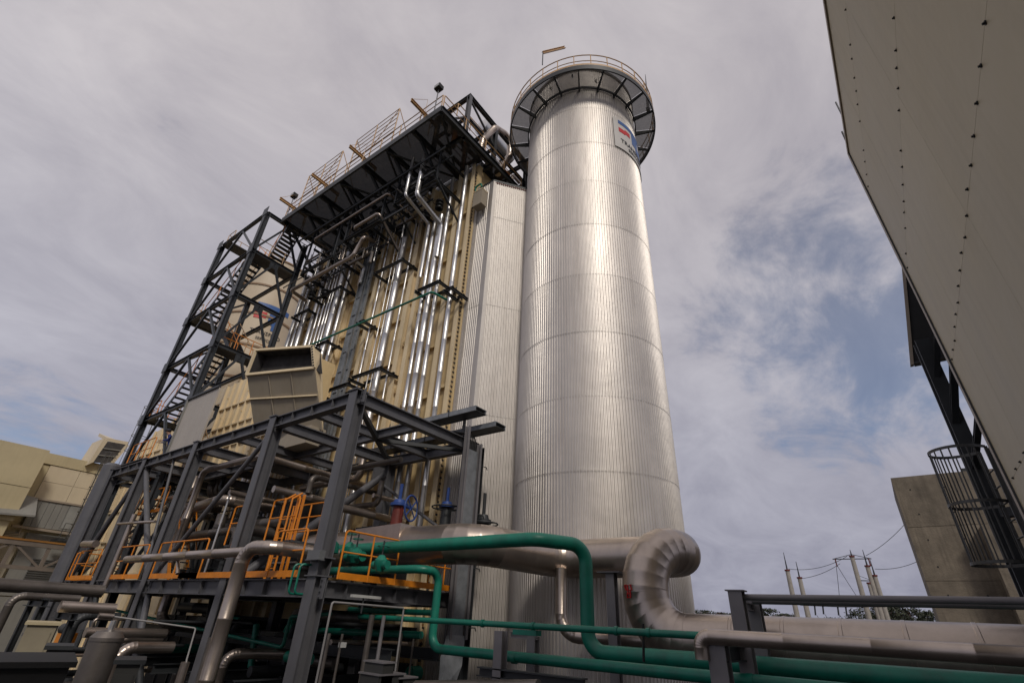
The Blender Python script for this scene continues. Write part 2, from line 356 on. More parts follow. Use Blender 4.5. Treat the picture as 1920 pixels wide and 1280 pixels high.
# small clips hanging under the ring
cm_ = MB().bar((0, 0, 0), (0, 0, -.22), .05, .05).bar((-.06, 0, -.2), (.06, 0, -.2), .05, .05).mesh('hanging_clip', DSTEEL)
for px, py in ((1073, 140), (1117, 150), (1033, 163), (1000, 190)):
    piece('hanging_clip', cm_, stack, P(px, py, z=ZR-.02))
# stack rainhood arm (davit) and aerial
a_ = P(1017, 122, d=16.0); b_ = P(1018, 99, d=16.0); c_ = P(1059, 89, d=17.2)
dv = thing('davit', 'thin davit post with a tan boom above the left of the stack ring', 'davit', a_)
MB().tube([a_, b_], .03, 8).build('davit_post', DSTEEL, dv); MB().ibeam(b_, c_, .12, .14).build('boom', ORAIL, dv)
a_ = P(1215, 205, d=20.3); b_ = P(1210, 140, d=20.3)
ae = thing('aerial', 'slender grey aerial on the right rim of the stack ring', 'aerial', a_)
MB().tube([a_, a_*.6+b_*.4, b_], .1, 8, radii=[.09, .07, .015]).build('mast', STEEL, ae); MB().box(a_-Vector((.1, .1, .2)), a_+Vector((.1, .1, .1))).build('clamp', DSTEEL, ae)

# --- logo signs bent round a cylinder
def bent(pts2, c, r, a_c, z0, flip=1, th=.02):   # pts2: list of (s,z) polygon; densified
    o = []
    n = len(pts2)
    for i in range(n):
        a, b = pts2[i], pts2[(i+1) % n]; k = max(1, int(abs(b[0]-a[0])/.15))
        for j in range(k): o.append((a[0]+(b[0]-a[0])*j/k, a[1]+(b[1]-a[1])*j/k))
    return o
def strip_rect(x0, z0, x1, z1, c, r, ac, zc_, th=.015):
    mb = MB(); k = max(2, int((x1-x0)/.12)); vs = []
    for q in range(k+1):
        s_ = x0+(x1-x0)*q/k; a = ac+s_/r
        for rr_ in (r, r+th):
            for z_ in (z0, z1): vs.append((c.x+rr_*math.cos(a), c.y+rr_*math.sin(a), zc_+z_))
    fs = []
    for q in range(k):
        b = q*4; n_ = b+4
        fs += [(b+2, n_+2, n_+3, b+3), (b, b+1, n_+1, n_), (b, n_, n_+2, b+2), (b+1, b+3, n_+3, n_+1)]
    fs += [(0, 2, 3, 1), (k*4, k*4+1, k*4+3, k*4+2)]
    return mb.add(vs, fs)
def bent_text(txt, size, x, z, c, r, ac, zc_, parent, sgn):
    cu = bpy.data.curves.new('lettering', 'FONT'); cu.body = txt; cu.size = size; cu.align_x = 'CENTER'; cu.extrude = .004; cu.resolution_u = 2; cu.offset = .006*size
    ob = bpy.data.objects.new('lettering', cu); COL.objects.link(ob); bpy.context.view_layer.update()
    me = bpy.data.meshes.new_from_object(ob.evaluated_get(bpy.context.evaluated_depsgraph_get())); bpy.data.objects.remove(ob)
    bm = bmesh.new(); bm.from_mesh(me); bmesh.ops.triangulate(bm, faces=bm.faces)
    o = wl(parent)
    for v in bm.verts:
        s_ = (x+v.co.x)*sgn; a = ac+s_/r; rr_ = r+.02+v.co.z
        v.co = Vector((c.x+rr_*math.cos(a), c.y+rr_*math.sin(a), zc_+z+v.co.y))-o
    bm.to_mesh(me); bm.free(); me.materials.clear(); me.materials.append(SIGNK); me.name = 'lettering'
    ob = bpy.data.objects.new('lettering', me); COL.objects.link(ob); ob.parent = parent; return ob
def logo(c, r, ac, zc_, w, h, parent, frame=True):
    """ac: angle of sign centre, text reads with decreasing angle when seen from outside -> s = -x"""
    def R_(x0, z0, x1, z1, th, m_, name, par):
        f = lambda q: (q-.5)*w
        return strip_rect(f(x0), (z0-.5)*h, f(x1), (z1-.5)*h, c, r, ac, zc_, th).build(name, m_, par)
    if frame:
        sg = R_(0, 0, 1, 1, .03, SIGNW, 'sign_panel', parent); rb = r+.032
    else: sg = parent; rb = r+.003
    def R2(x0, z0, x1, z1, m_, name, lab=None):
        f = lambda q: (q-.5)*w
        ob = strip_rect(f(x0), (z0-.5)*h, f(x1), (z1-.5)*h, c, rb, ac, zc_, .012).build(name, m_, sg, org=wl(parent)); return ob
    R2(.10, .84, .90, .955, SIGNB, 'blue_bar'); R2(.44, .48, .66, .838, SIGNB, 'blue_block'); R2(.56, .36, .80, .60, SIGNB, 'blue_block')
    R2(.10, .56, .25, .70, SIGNR, 'red_flag'); R2(.245, .60, .38, .74, SIGNR, 'red_flag')
    for tx, sz, z_ in (('TRANSFIELD', .135*w, .215), ('SERVICES', .10*w, .075)):
        t_ = bent_text(tx, sz, 0, (z_-.5)*h, c, rb-.008, ac, zc_, parent, 1); 
    return sg
zt = P(1148, 222, d=16.6).z; zb = P(1157, 279, d=16.7).z
sign_w = 3.0; phi0 = math.radians(32.5)            # left edge, measured from the camera-facing line towards the right
face = AZS+PI
ac = face + phi0 + sign_w/2/(RS+.05)
logo(SC, RS+.04, ac, (zt+zb)/2, sign_w, zt-zb, stack)

# ================================================================== FLUE DUCT (breeching)
duct = thing('flue_duct', 'flat sided corrugated aluminium duct between tan casing and round stack', 'duct', (13.63, 12.25, 0))
ZD = 25.35
ct = Vector((15.16, 11.08, 0)); cn = Vector((13.65, 12.25, 0)); lf = Vector((13.65, 13.25, 0))
def rib_wall(a, b, z0, z1, pitch=.11, dep=.028, nrm=None):
    d = (b-a); L_ = d.length; d.normalize(); nn = nrm; k = int(L_/pitch); vs = []; mb = MB()
    pr = []
    for i in range(k):
        for f_, h_ in ((0, 0), (.18, dep), (.5, dep), (.68, 0)): pr.append(((i+f_)*L_/k, h_))
    pr.append((L_, 0)); n = len(pr)
    for z_ in (z0, z1):
        for s_, h_ in pr: vs.append(a+d*s_+nn*h_+Vector((0, 0, z_)))
    return mb.add(vs, [(i, i+1, n+i+1, n+i) for i in range(n-1)])
nf = Vector((-(cn-ct).normalized().y, (cn-ct).normalized().x, 0)); nf = nf if nf.dot(-SC) > 0 else -nf
zd = [0, 1.6, 4.3, 6.9, 9.6, 12.2, 14.9, 17.5, 20.2, 22.9, ZD]
ct2 = ct+(ct-cn).normalized()*.35
for i in range(len(zd)-1):
    o_ = .012 if i % 2 else 0
    rib_wall(cn+nf*o_, ct2+nf*o_, zd[i]-(.05 if i else 0), zd[i+1], nrm=nf).build('front_panel', ALUD, duct, smooth=False)
    rib_wall(lf+Vector((-o_, 0, 0)), cn+Vector((-o_, 0, 0)), zd[i]-(.05 if i else 0), zd[i+1], nrm=Vector((-1, 0, 0))).build('side_panel', ALUD, duct, smooth=False)
MB().prism([cn+Vector((-.05, -.05, 0)), cn+nf*.045+(ct-cn).normalized()*.16, cn+nf*.0, lf*.0+cn+Vector((0, .16, 0)), cn+Vector((-.05, .16, 0))], (0, 0, ZD)).build('corner_flashing', ALUD, duct)
MB().bar(lf+Vector((-.07, -.06, 0)), lf+Vector((-.07, -.06, ZD)), .14, .16).build('edge_flashing', ALUD, duct)
MB().tube([ct+nf*.03+Vector((0, 0, 0)), ct+nf*.03+Vector((0, 0, ZD))], .10, 8).build('joint_flashing', ALUD, duct)
MB().prism([lf+Vector((-.05, 0, ZD)), cn+Vector((-.05, -.04, ZD)), ct2+nf*.05+Vector((0, 0, ZD)), Vector((17, 11, ZD)), Vector((17, 13.2, ZD))], (0, 0, .12)).build('top_plate', DSTEEL, duct)
# shadow gap teeth of the sheet profile under the cap
MB().bar(cn+nf*.04+Vector((0, 0, ZD-.08)), ct2+nf*.04+Vector((0, 0, ZD-.08)), .03, .05).build('cap_trim', REDOX, duct)
# ================================================================== BOILER
XW = 13.62; Y0, Y1 = 13.3, 28.2; ZT = 27.2
boiler = thing('boiler_casing', 'tall tan stiffened boiler casing behind the vertical silver pipes', 'boiler', (XW, Y0, 0))
def yat(px, py=600, x=13.3): return P(px, py, x=x).y
bands = [(yat(827), .30), (yat(771), .26), (yat(756), .32), (yat(704), .26), (yat(689), .28), (yat(639), .28), (yat(622), .2), (yat(596), .25), (Y1-.2, .4), (Y0+.2, .22)]
bands.sort()
bedge = [Y0]+[b for b, _ in bands]+[Y1]
prev = Y0
for i, (by, bw) in enumerate(bands):
    MB().ibeam((XW-.17, by, 0), (XW-.17, by, ZT), bw, .36, up=(1, 0, 0), t=.03).build('stiffener_column', TANL, boiler, smooth=False)
for a, b in zip(bedge[:-1], bedge[1:]):
    if b-a < .05: continue
    for k in range(9):
        z0 = k*3.05; z1 = min(ZT, z0+3.05)
        MB().box((XW, a+.006, z0+.006), (XW+.12, b-.006, z1-.006)).build('casing_panel', TAN, boiler, smooth=False)
    if b-a > .4:
        off = random.uniform(.4, 2)
        for k in range(11):
            z_ = off+k*2.55
            if z_ < ZT-.2: MB().bar((XW-.085, a+.12, z_), (XW-.085, b-.12, z_), .17, .07).bar((XW-.165, a+.12, z_), (XW-.165, b-.12, z_), .03, .16).build('cross_stiffener', TAN, boiler, smooth=False)
# bolted flange at the right edge
MB().bar((XW-.02, Y0+.02, 0), (XW-.02, Y0+.02, ZT), .1, .34, up=(1, 0, 0)).build('end_flange', TAN, boiler)
bm_ = MB().bar((0, 0, 0), (-.07, 0, 0), .05, .06).mesh('flange_bolt', DSTEEL)
for k in range(110): piece('flange_bolt', bm_, boiler, (XW-.19, Y0+.05, 2+k*.225))
MB().box((XW+.15, Y0+.1, 0), (XW+9, Y1, ZT)).build('casing_core', TAN, boiler)
# tan inlet duct beyond the boiler: ribbed side wall
inl = thing('inlet_duct', 'low ribbed tan inlet duct sloping down beyond the boiler and stair tower', 'duct', (13.4, 28.4, 0))
YD = 28.45
top = [(YD, 18.9), (37.6, 19.0), (47.8, 17.2), (56, 11)]
def ztop(y):
    for (a, za), (b, zb_) in zip(top[:-1], top[1:]):
        if a <= y <= b: return za+(zb_-za)*(y-a)/(b-a)
    return 11
ys = [YD+i*1.55 for i in range(18)]; ys = [y for y in ys if y < 55.5]
for a, b in zip(ys[:-1], ys[1:]):
    MB().prism([(XW, a+.01, 1), (XW, b-.01, 1), (XW, b-.01, ztop(b)), (XW, a+.01, ztop(a))], (.12, 0, 0)).build('casing_panel', TANL, inl, smooth=False)
    for k in range(8):
        z_ = 2.2+k*2.2
        if z_ < ztop(b)-.2: MB().bar((XW-.07, a+.07, z_), (XW-.07, b-.07, z_), .13, .12).build('cross_stiffener', TANL, inl, smooth=False)
for y in ys: MB().bar((XW-.08, y, 1), (XW-.08, y, ztop(y)), .12, .18, up=(0, 1, 0)).build('stiffener_column', TANL, inl, smooth=False)
MB().prism([(XW+.13, YD, 1), (XW+.13, 55.4, 1), (XW+.13, 55.4, 11.3), (XW+.13, 47.8, 17.1), (XW+.13, 37.6, 18.9), (XW+.13, YD, 18.8)], (7, 0, 0)).build('duct_core', TANL, inl)
# small wall box on boiler right edge with green hose
wb = thing('junction_box', 'flat tan box high on the right edge of the tan casing', 'box', P(898, 370, x=13.2))
q = P(898, 372, x=13.15); MB().box(q+Vector((-.12, -.3, -.55)), q+Vector((.3, .3, .45))).build('box_body', HOODM, wb); MB().box(q+Vector((-.14, -.32, .45)), q+Vector((.3, .32, .5))).build('box_lid', TANL, wb)
pipe('hose', 'short green pipe end above the flat tan wall box', [q+Vector((.2, .35, .2)), q+Vector((0, .35, 1.0)), q+Vector((0, -.05, 1.1)), q+Vector((0, -.1, .8))], .05, GREEN, .15, step=9, bead=False)
# ================================================================== VERTICAL SILVER PIPES on the boiler wall
def vpipe(label, px, wpx, x, z0, z1, m_=SILVER, py=600, group='silver pipes on the boiler wall', ztop_bend=None):
    p = P(px, py, x=x); r = max(.018, wid(wpx, p)/2)
    pts = [Vector((x, p.y, z0)), Vector((x, p.y, z1))]
    if ztop_bend: pts.append(Vector((x+ztop_bend, p.y, z1)))
    return pipe('riser_pipe', label, pts, r, m_, r*3, group, step=1.5, seg=12)
xp = 13.02
vpipe('single silver riser nearest the flat aluminium duct, right of the last tan column', 838, 9.5, xp, 7.7, 26.9)
vpipe('right pipe of the silver trio in front of the right tan casing bays', 810, 8.5, xp, 6.4, 26.6)
vpipe('thick middle pipe of the silver trio on the tan casing', 797, 12.5, xp, 6.4, 24.0)
vpipe('left thin pipe of the silver trio on the tan casing', 785, 8, xp, 6.4, 24.2)
vpipe('thick silver riser between two tan column pairs, left of the trio', 729, 13, xp, 6.2, 26.9)
for i, px in enumerate((720, 713)): vpipe(['thin silver tube close beside the thick central riser', 'thin silver tube furthest left of the thick central riser'][i], px, 2.2, xp-.05, 6.2, 26.9)
vpipe('thick silver riser right of the close left bundle', 621, 12, xp, 6.2, 26.8)
for i, px in enumerate((611, 606, 600, 593)): vpipe('slim silver pipe inside the close bundle left of the cable ladder', px, 4.2, xp-.1, 6.2, 26.0, group='slim pipes in the left bundle')
vpipe('medium silver pipe at the left edge of the close bundle', 586, 8, xp, 6.2, 26.9)
vpipe('silver pipe left of the bundle beside the stair tower', 570, 10, xp, 6.2, 26.9)
vpipe('outermost left silver pipe at the end of the tan casing', 553, 8, xp, 6.2, 25.2)
vpipe('silver pipe between the bundle and the left cable ladder', 633, 7, xp, 6.2, 25.5)
vpipe('slim silver pipe just right of the cable ladders', 697, 4, xp, 6.2, 26.0)
vpipe('silver pipe squeezed between the outer left pair', 561, 6, xp+.1, 6.2, 25.5)
vpipe('slim silver pipe left of the right casing columns', 746, 3.5, xp, 9, 26.0)
# cable ladders (bluish galvanised, vertical)
def cable_ladder(label, px, w, x, z0, z1):
    p = P(px, 600, x=x); t = thing('cable_ladder', label, 'cable tray', (x, p.y, z0), 'cable ladders on the boiler wall')
    for s_ in (-1, 1): MB().bar((x, p.y+s_*w/2, z0), (x, p.y+s_*w/2, z1), .04, .12, up=(1, 0, 0)).build('side_rail', GALV, t)
    MB().box((x+.03, p.y-w/2+.02, z0), (x+.05, p.y+w/2-.02, z1)).build('tray_cover', GALV, t)
    rg_ = MB().bar((x-.0, p.y-w/2, 0), (x-.0, p.y+w/2, 0), .04, .03).mesh('rung', GALV, (x, p.y, 0))
    for k in range(int((z1-z0)/1.2)): piece('rung', rg_, t, (x, p.y, z0+.5+k*1.2))
cable_ladder('left vertical galvanised cable ladder on the tan casing', 662, .46, xp+.05, 6, 27)
cable_ladder('right vertical galvanised cable ladder on the tan casing', 674, .30, xp+.05, 6, 27)
# steel outrigger brackets that guide the pipes
def outrigger(label, pxa, pya, pxb, pyb, xo=12.45, m_=DSTEEL):
    """front channel from pixel a (left/far) to pixel b (right/near) on plane x=xo"""
    a = P(pxa, pya, x=xo); b = P(pxb, pyb, x=xo); z_ = (a.z+b.z)/2; a.z = b.z = z_
    t = thing('pipe_bracket', label, 'bracket', b, 'steel brackets guiding the wall pipes')
    MB().chan(a, b, .10, .16).build('front_channel', m_, t, smooth=False)
    MB().chan(Vector((XW-.42, a.y, z_+.02)), Vector((XW-.42, b.y, z_+.02)), .10, .14).build('rear_channel', m_, t, smooth=False)
    for q in (a, b): MB().ibeam(Vector((xo-.15, q.y, z_-.09)), Vector((XW-.15, q.y, z_-.09)), .10, .14).build('arm', m_, t, smooth=False)
    k = max(1, int(abs(a.y-b.y)/.5))
    cl = MB().tube([(.0, -.12, 0), (.0, -.12, .16), (.0, .12, .16), (.0, .12, 0)], .02, 6).mesh('pipe_clamp', DSTEEL)
    for j in range(1, k+1): piece('pipe_clamp', cl, t, Vector((xo+.3, a.y+(b.y-a.y)*j/(k+1), z_+.06)))
outrigger('upper bracket round the thick central riser under the roof steel', 704, 512, 757, 486)
outrigger('bracket round the left pipe bundle, highest on its bundle', 592, 560, 640, 538)
outrigger('small bracket holding the two outer left pipes near the stair tower', 572, 530, 600, 514, 12.5)
outrigger('small bracket on the outermost left pipe above the logo stack', 550, 596, 580, 578, 12.5)
outrigger('bracket under the green line at the silver trio', 782, 548, 826, 524)
outrigger('short bracket on the single right riser by the green pipe end', 836, 545, 850, 538)
outrigger('bracket on the left bundle just under the green line', 590, 652, 616, 636)
outrigger('lone bracket below the green line by the cable ladders', 672, 606, 683, 600)
outrigger('lower bracket round the thick central riser', 658, 710, 716, 688)
outrigger('lower bracket in front of the cable ladders', 598, 740, 656, 716)
# green service line across the casing
ga, gb = P(570, 652, x=12.3), P(812, 533, x=12.3); gb.z = ga.z
pipe('service_pipe', 'thin green pipe running level across the tan casing and silver risers', [ga+Vector((0, 3, 0)), ga, gb, gb+Vector((.9, -.15, 0)), gb+Vector((1.0, -.6, 0))], .055, GREEN, .15, step=50, bead=False)
# ================================================================== ROOF PLATFORM
ZP = 27.5; XP0 = 9.78; YPR = 12.75; YPL = 27.2
roof = thing('roof_platform', 'dark cantilevered walkway platform around the top of the tan casing', 'platform', (XP0, YPR, ZP))
ysl = [YPR+.08+(YPL-YPR-.16)*i/7 for i in range(8)]
for i in range(7):
    for (xa, xb) in ((XP0+.08, 11.6), (11.62, XW-.1)):
        MB().box((xa, ysl[i]+.03, ZP-.05), (xb, ysl[i+1]-.03, ZP)).build('grating_panel', OGRATE, roof, smooth=False)
for y in ysl:
    MB().ibeam((XP0, y, ZP-.22), (XW+.1, y, ZP-.22), .16, .32).build('cantilever_beam', DSTEEL, roof, smooth=False)
    if y > YPR+1: MB().ibeam((XP0+.7, y, ZP-.38), (XW-.1, y, ZP-3.2), .14, .14).build('knee_brace', DSTEEL, roof, smooth=False)
MB().chan((XP0-.02, YPR-.02, ZP-.17), (XP0-.02, YPL, ZP-.17), .1, .42).build('edge_beam', DSTEEL, roof, smooth=False)
MB().ibeam((11.6, YPR, ZP-.24), (11.6, YPL, ZP-.24), .14, .28).build('inner_beam', DSTEEL, roof, smooth=False)
MB().chan((XP0, YPR-.03, ZP-.17), (17.2, YPR-.25, ZP-.17), .1, .42).build('edge_beam', DSTEEL, roof, smooth=False)
for i in range(4):
    xa = XW+.1+i*1.0
    MB().box((xa+.03, YPR+.05, ZP-.05), (xa+.97, Y0+.5, ZP)).build('grating_panel', OGRATE, roof, smooth=False)
for i in range(3):
    MB().ibeam((XW+.3+i*1.4, YPR, ZP-.22), (XW+.3+i*1.4, Y0+1, ZP-.22), .14, .28).build('cantilever_beam', DSTEEL, roof, smooth=False)
MB().box((XW, Y0, ZT+.01), (XW+9, Y1, ZP+.1)).build('roof_deck', DSTEEL, roof, smooth=False)
# flat bracing under the platform
for i in (0, 2, 4):
    MB().bar((XP0+.1, ysl[i], ZP-.42), (XW-.2, ysl[i+1], ZP-.42), .09, .09).bar((XP0+.1, ysl[i+2], ZP-.44), (XW-.2, ysl[i+1], ZP-.44), .09, .09).build('flat_brace', DSTEEL, roof, smooth=False)
# lower service levels hanging under the platform: conduits, trays, frames
def tray_run(label, p0, p1, w=.35, m_=DSTEEL, group='cable trays hung below the roof platform', cat='cable tray'):
    t = thing('cable_tray', label, cat, p0, group); p0 = Vector(p0); p1 = Vector(p1)
    d = (p1-p0).normalized(); s_ = d.cross(Vector((0, 0, 1)))*w/2
    for k in (-1, 1): MB().chan(p0+s_*k, p1+s_*k, .05, .14).build('side_rail', m_, t, smooth=False)
    rg_ = MB().bar(-s_, s_, .04, .03).mesh('rung', m_); n = int((p1-p0).length/.4)
    for i in range(n): piece('rung', rg_, t, p0+d*(.2+i*.4)-Vector((0, 0, .04)))
    return t
tray_run('long dark cable tray directly under the roof platform, outer of two', (11.2, 13.3, 26.0), (11.2, 26.6, 26.0), .6)
tray_run('dark cable tray lower under the roof platform, nearer the wall', (12.2, 15.5, 24.9), (12.2, 27.0, 24.9), .5)
tray_run('short dark tray lowest under the roof platform at its left end', (12.5, 19.5, 23.6), (12.5, 27.2, 23.6), .45)
def hanger_frame(label, y0, y1, z0, x0=11.4):
    t = thing('hung_steelwork', label, 'steel frame', (x0, y0, z0), 'steel frames hung under the roof platform')
    for y in (y0, y1):
        MB().bar((x0, y, z0), (x0, y, ZP-.4), .10, .10).build('hanger', DSTEEL, t, smooth=False)
        MB().ibeam((x0-.1, y, z0), (XW-.2, y, z0), .12, .16).build('arm', DSTEEL, t, smooth=False)
        MB().bar((x0, y, z0+.1), (XW-.2, y, z0-1.5), .08, .08).build('brace', DSTEEL, t, smooth=False)
    MB().ibeam((x0, y0, z0+.12), (x0, y1, z0+.12), .12, .18).build('cross_beam', DSTEEL, t, smooth=False)
hanger_frame('dark hanger frame under the near right corner of the roof platform', 14.2, 17.4, 24.6)
hanger_frame('dark hanger frame under the middle of the roof platform', 18.4, 21.6, 24.0)
hanger_frame('dark hanger frame under the left part of the roof platform', 22.4, 25.6, 23.2)
# tan / metallic pipe loops under the platform
def loopp(label, pts, r, m_): pipe('header_pipe', label, pts, r, m_, r*2.2, 'pipe loops below the roof platform', step=1.2)
q1 = P(803, 270, x=11.3); q2 = P(793, 325, x=11.3)
loopp('left of two bright downcomers dropping from the near roof corner', [(11.0, 16.0, 27.1), (11.0, 16.0, 24.2), (12.9, 16.0, 23.6), (12.9, 16.0, 20)], .09, SILVER)
loopp('right of two bright downcomers dropping from the near roof corner', [(11.2, 15.3, 27.1), (11.2, 15.3, 24.0), (13.0, 15.1, 23.2), (13.0, 15.1, 21)], .13, SILVER)
loopp('long brown pipe along the lower edge of the under roof steel', [(12.9, 27.0, 22.6), (11.6, 26.8, 22.6), (11.6, 20.6, 22.6), (11.6, 19.9, 23.8), (12.9, 19.9, 23.8)], .12, PIPEALU)
loopp('brown U shaped pipe loop under the middle of the roof platform', [(12.9, 20.6, 24.4), (11.2, 20.6, 24.4), (11.2, 18.4, 24.4), (12.9, 18.4, 23.0)], .10, PIPEALU)
loopp('tan pipe running along the upper tray beneath the roof platform', [(12.8, 24.8, 25.5), (11.1, 24.8, 25.5), (11.1, 17.8, 25.5), (12.8, 17.8, 25.5)], .07, PIPEALU)
rnd = random.Random(3)
tb = MB()
for i in range(26):
    y = 17.5+i*.36+rnd.uniform(-.05, .05); x = rnd.uniform(11.7, 12.9); z1 = rnd.uniform(24.3, 26.8); z0 = rnd.uniform(22.2, 23.6)
    p = pipe('drop_tube', 'thin bright tube dropping through the trays under the roof platform', [(x, y, z0), (x, y, z1)], rnd.choice((.02, .025, .04)), rnd.choice((SILVER, PIPEALU, DSTEEL, DSTEEL)), .1, 'thin tubes dropping below the roof platform', seg=6, step=20, bead=False)
# hanger valves / flange bundles
def flange_stack(label, c, r, m_=DSTEEL, k=3):
    t = thing('valve_assembly', label, 'valve', c, 'valves high on the casing under the roof'); c = Vector(c)
    MB().tube([c, c+Vector((0, 0, .5))], r*.55, 12).build('valve_body', m_, t)
    for j in range(k): MB().tube([c+Vector((0, 0, j*.24)), c+Vector((0, 0, j*.24+.07))], r, 12).build('flange', m_, t)
    MB().lathe(c+Vector((-.3, 0, .25)), [(.14, -.015), (.16, 0), (.14, .015), (.12, 0), (.14, -.015)], 12).build('handwheel', m_, t)
    MB().tube([c+Vector((0, 0, .25)), c+Vector((-.3, 0, .25))], .03, 6).build('stem', m_, t)
for lab, yy, zz_ in (('flanged valve on the central riser below the roof steel', 18.1, 23.9), ('flanged valve on the silver trio below the roof steel', 15.2, 24.2), ('flanged valve left of the trio under the roof', 16.1, 24.0),
                    ('dark flanged valve above the left pipe bundle', 24.6, 21.9), ('dark flanged valve beside the outer left risers', 26.2, 22.4)):
    flange_stack(lab, (12.7, yy, zz_), .22)
rq = random.Random(9)
for k_ in range(12):
    y = 14+k_*1.1; z_ = rq.choice((24.2, 25.0, 25.6, 26.3)); MB().ibeam((rq.uniform(10.9, 11.8), y, z_), (XW-.2, y, z_), .1, .14).build('secondary_beam', DSTEEL, roof, smooth=False)
for k_ in range(9):
    x = rq.uniform(11.0, 12.9); z_ = rq.uniform(23.4, 26.4); y = rq.uniform(14, 22); MB().bar((x, y, z_), (x, y+rq.uniform(2, 5), z_), .08, .12).build('secondary_beam', DSTEEL, roof, smooth=False)
for k_ in range(14):
    x = rq.uniform(11.2, 12.9); z_ = rq.uniform(22.6, 25.8); y = rq.uniform(15.5, 26); d_ = rq.uniform(1, 3); kd = rq.random() < .5
    m_ = rq.choice((PIPEALU, SILVER, PIPEDULL, PIPEDULL)); 
    pipe('branch_tube', '%s branch tube running %s under the roof, near %s' % ({'pipe_cladding': 'brown silver', 'bright_pipe_cladding': 'bright', 'dull_pipe_cladding': 'dull'}[m_.name], 'along the wall' if kd else 'out from the wall', 'the right corner' if y < 18 else 'the middle' if y < 22 else 'the left end'),
         [(x, y, z_-.8), (x, y, z_), (x, y+d_, z_)] if kd else [(min(x, 12), y, z_), (12.95, y, z_), (12.95, y, z_-1.2)], rq.choice((.04, .06, .09)), m_, .15, 'branch tubes under the roof', seg=8, step=3)
# railings on the roof platform
railing('roof_railing', 'tan railing along the front edge of the roof platform', [(XP0+.03, YPL-.1, ZP), (XP0+.03, YPR+.1, ZP)], ORAIL, toe=False, spacing=1.6, r=.028)
railing('roof_railing', 'tan railing along the near right side of the roof platform', [(XP0+.1, YPR+.05, ZP), (16.6, YPR-.1, ZP)], ORAIL, toe=False, spacing=1.5, r=.028)
def tall_screen(label, y0, y1, x0=9.85, h=3.2, n=6):
    t = thing('guard_screen', label, 'railing', (x0, y0, ZP), 'tall rail screens on the roof edge')
    for k in range(n):
        z_ = ZP+1.1+(h-1.1)*k/(n-1)
        MB().tube([(x0, y0, z_), (x0, y1, z_)], .022, 6).build('rail', ORAIL, t)
    for y in (y0, (y0+y1)/2, y1): MB().tube([(x0, y, ZP), (x0, y, ZP+h)], .03, 6).build('post', ORAIL, t)
    MB().tube([(x0, y0, ZP+h), (x0+1.3, y0, ZP+1.1)], .024, 6).build('stay', ORAIL, t); MB().tube([(x0, y1, ZP+h), (x0+1.3, y1, ZP+1.1)], .024, 6).build('stay', ORAIL, t)
    MB().tube([(x0, y0, ZP+h), (x0, (y0+y1)/2, ZP+1.1)], .02, 6).build('stay', ORAIL, t)
tall_screen('tall tan rail screen at the left end of the roof edge', 22.0, 25.7)
tall_screen('tall tan rail screen nearer the stack on the roof edge', 16.7, 20.6)
def lift_beam(label, px, py):
    b = P(px, py, x=9.85); b.z = min(b.z, ZP+1.0)
    t = thing('lifting_beam', label, 'beam', b, 'lifting beams jutting over the roof edge')
    MB().ibeam((8.9, b.y, ZP+.75), (10.9, b.y, ZP+.75), .12, .2).build('beam', ORAIL, t, smooth=False)
    for xx in (9.9, 10.8): MB().bar((xx, b.y, ZP), (xx, b.y, ZP+.66), .07, .07).build('post', ORAIL, t, smooth=False)
    MB().tube([(8.95, b.y, ZP+.86), (9.9, b.y, ZP+2.0), (9.9, b.y, ZP)], .015, 5).build('stay', ORAIL, t)
for lab, px, py in (('tan lifting beam nearest the roof corner', 797, 205), ('tan lifting beam between the two rail screens', 683, 285), ('tan lifting beam at the left rail screen', 613, 335), ('tan lifting beam at the far left roof edge', 548, 392)):
    lift_beam(lab, px, py)
def floodlight(label, px, pyb, pyt, x=9.75):
    b = P(px-4, pyb, x=x); t_ = P(px, pyt, x=x); t = thing('floodlight', label, 'lamp', Vector((x, t_.y, ZP)), 'floodlights on the roof edge')
    MB().tube([(x, t_.y, ZP-.1), (x, t_.y, t_.z)], .03, 6).build('pole', STEEL, t)
    MB().box(Vector((x-.16, t_.y-.2, t_.z-.15)), Vector((x+.16, t_.y+.2, t_.z+.12))).build('lamp_housing', BLACK, t)
    MB().box(Vector((x-.19, t_.y-.16, t_.z-.12)), Vector((x-.161, t_.y+.16, t_.z+.08))).build('lamp_glass', GLASS, t)
floodlight('pole floodlight above the near roof corner', 823, 215, 165)
floodlight('pole floodlight at the far left of the roof edge', 552, 392, 367)
# ---- upper frame and drums on the roof
fr = thing('roof_frame', 'black open steel frame standing on the near corner of the roof', 'steel frame', (11.7, 12.95, ZP))
fx = (11.75, 14.2, 17.4); fy = (12.95, 15.4); zf = 31.0
for x in fx:
    for y in fy: MB().ibeam((x, y, ZP), (x, y, zf), .22, .22, up=(0, 1, 0)).build('post', STEEL if y == fy[0] and x == fx[0] else DSTEEL, fr, smooth=False)
for y in fy: MB().ibeam((fx[0]-.1, y, zf), (fx[2]+.6, y, zf), .2, .26).build('top_beam', DSTEEL, fr, smooth=False); MB().ibeam((fx[0], y, zf-1.9), (fx[2], y, zf-1.9), .16, .2).build('middle_beam', DSTEEL, fr, smooth=False)
for x in fx: MB().ibeam((x, fy[0], zf), (x, fy[1]+.3, zf), .2, .26).build('cross_beam', DSTEEL, fr, smooth=False); MB().ibeam((x, fy[0], zf-1.9), (x, fy[1], zf-1.9), .14, .2).build('cross_beam', DSTEEL, fr, smooth=False)
MB().bar((fx[0], fy[0], zf-.2), (fx[1], fy[0], ZP+1.7), .1, .1).build('brace', DSTEEL, fr, smooth=False)
MB().bar((fx[0], fy[0]+.1, zf-1.8), (fx[0], fy[1], zf-.2), .1, .1).build('brace', DSTEEL, fr, smooth=False)
dc = P(915, 248, y=15.6)
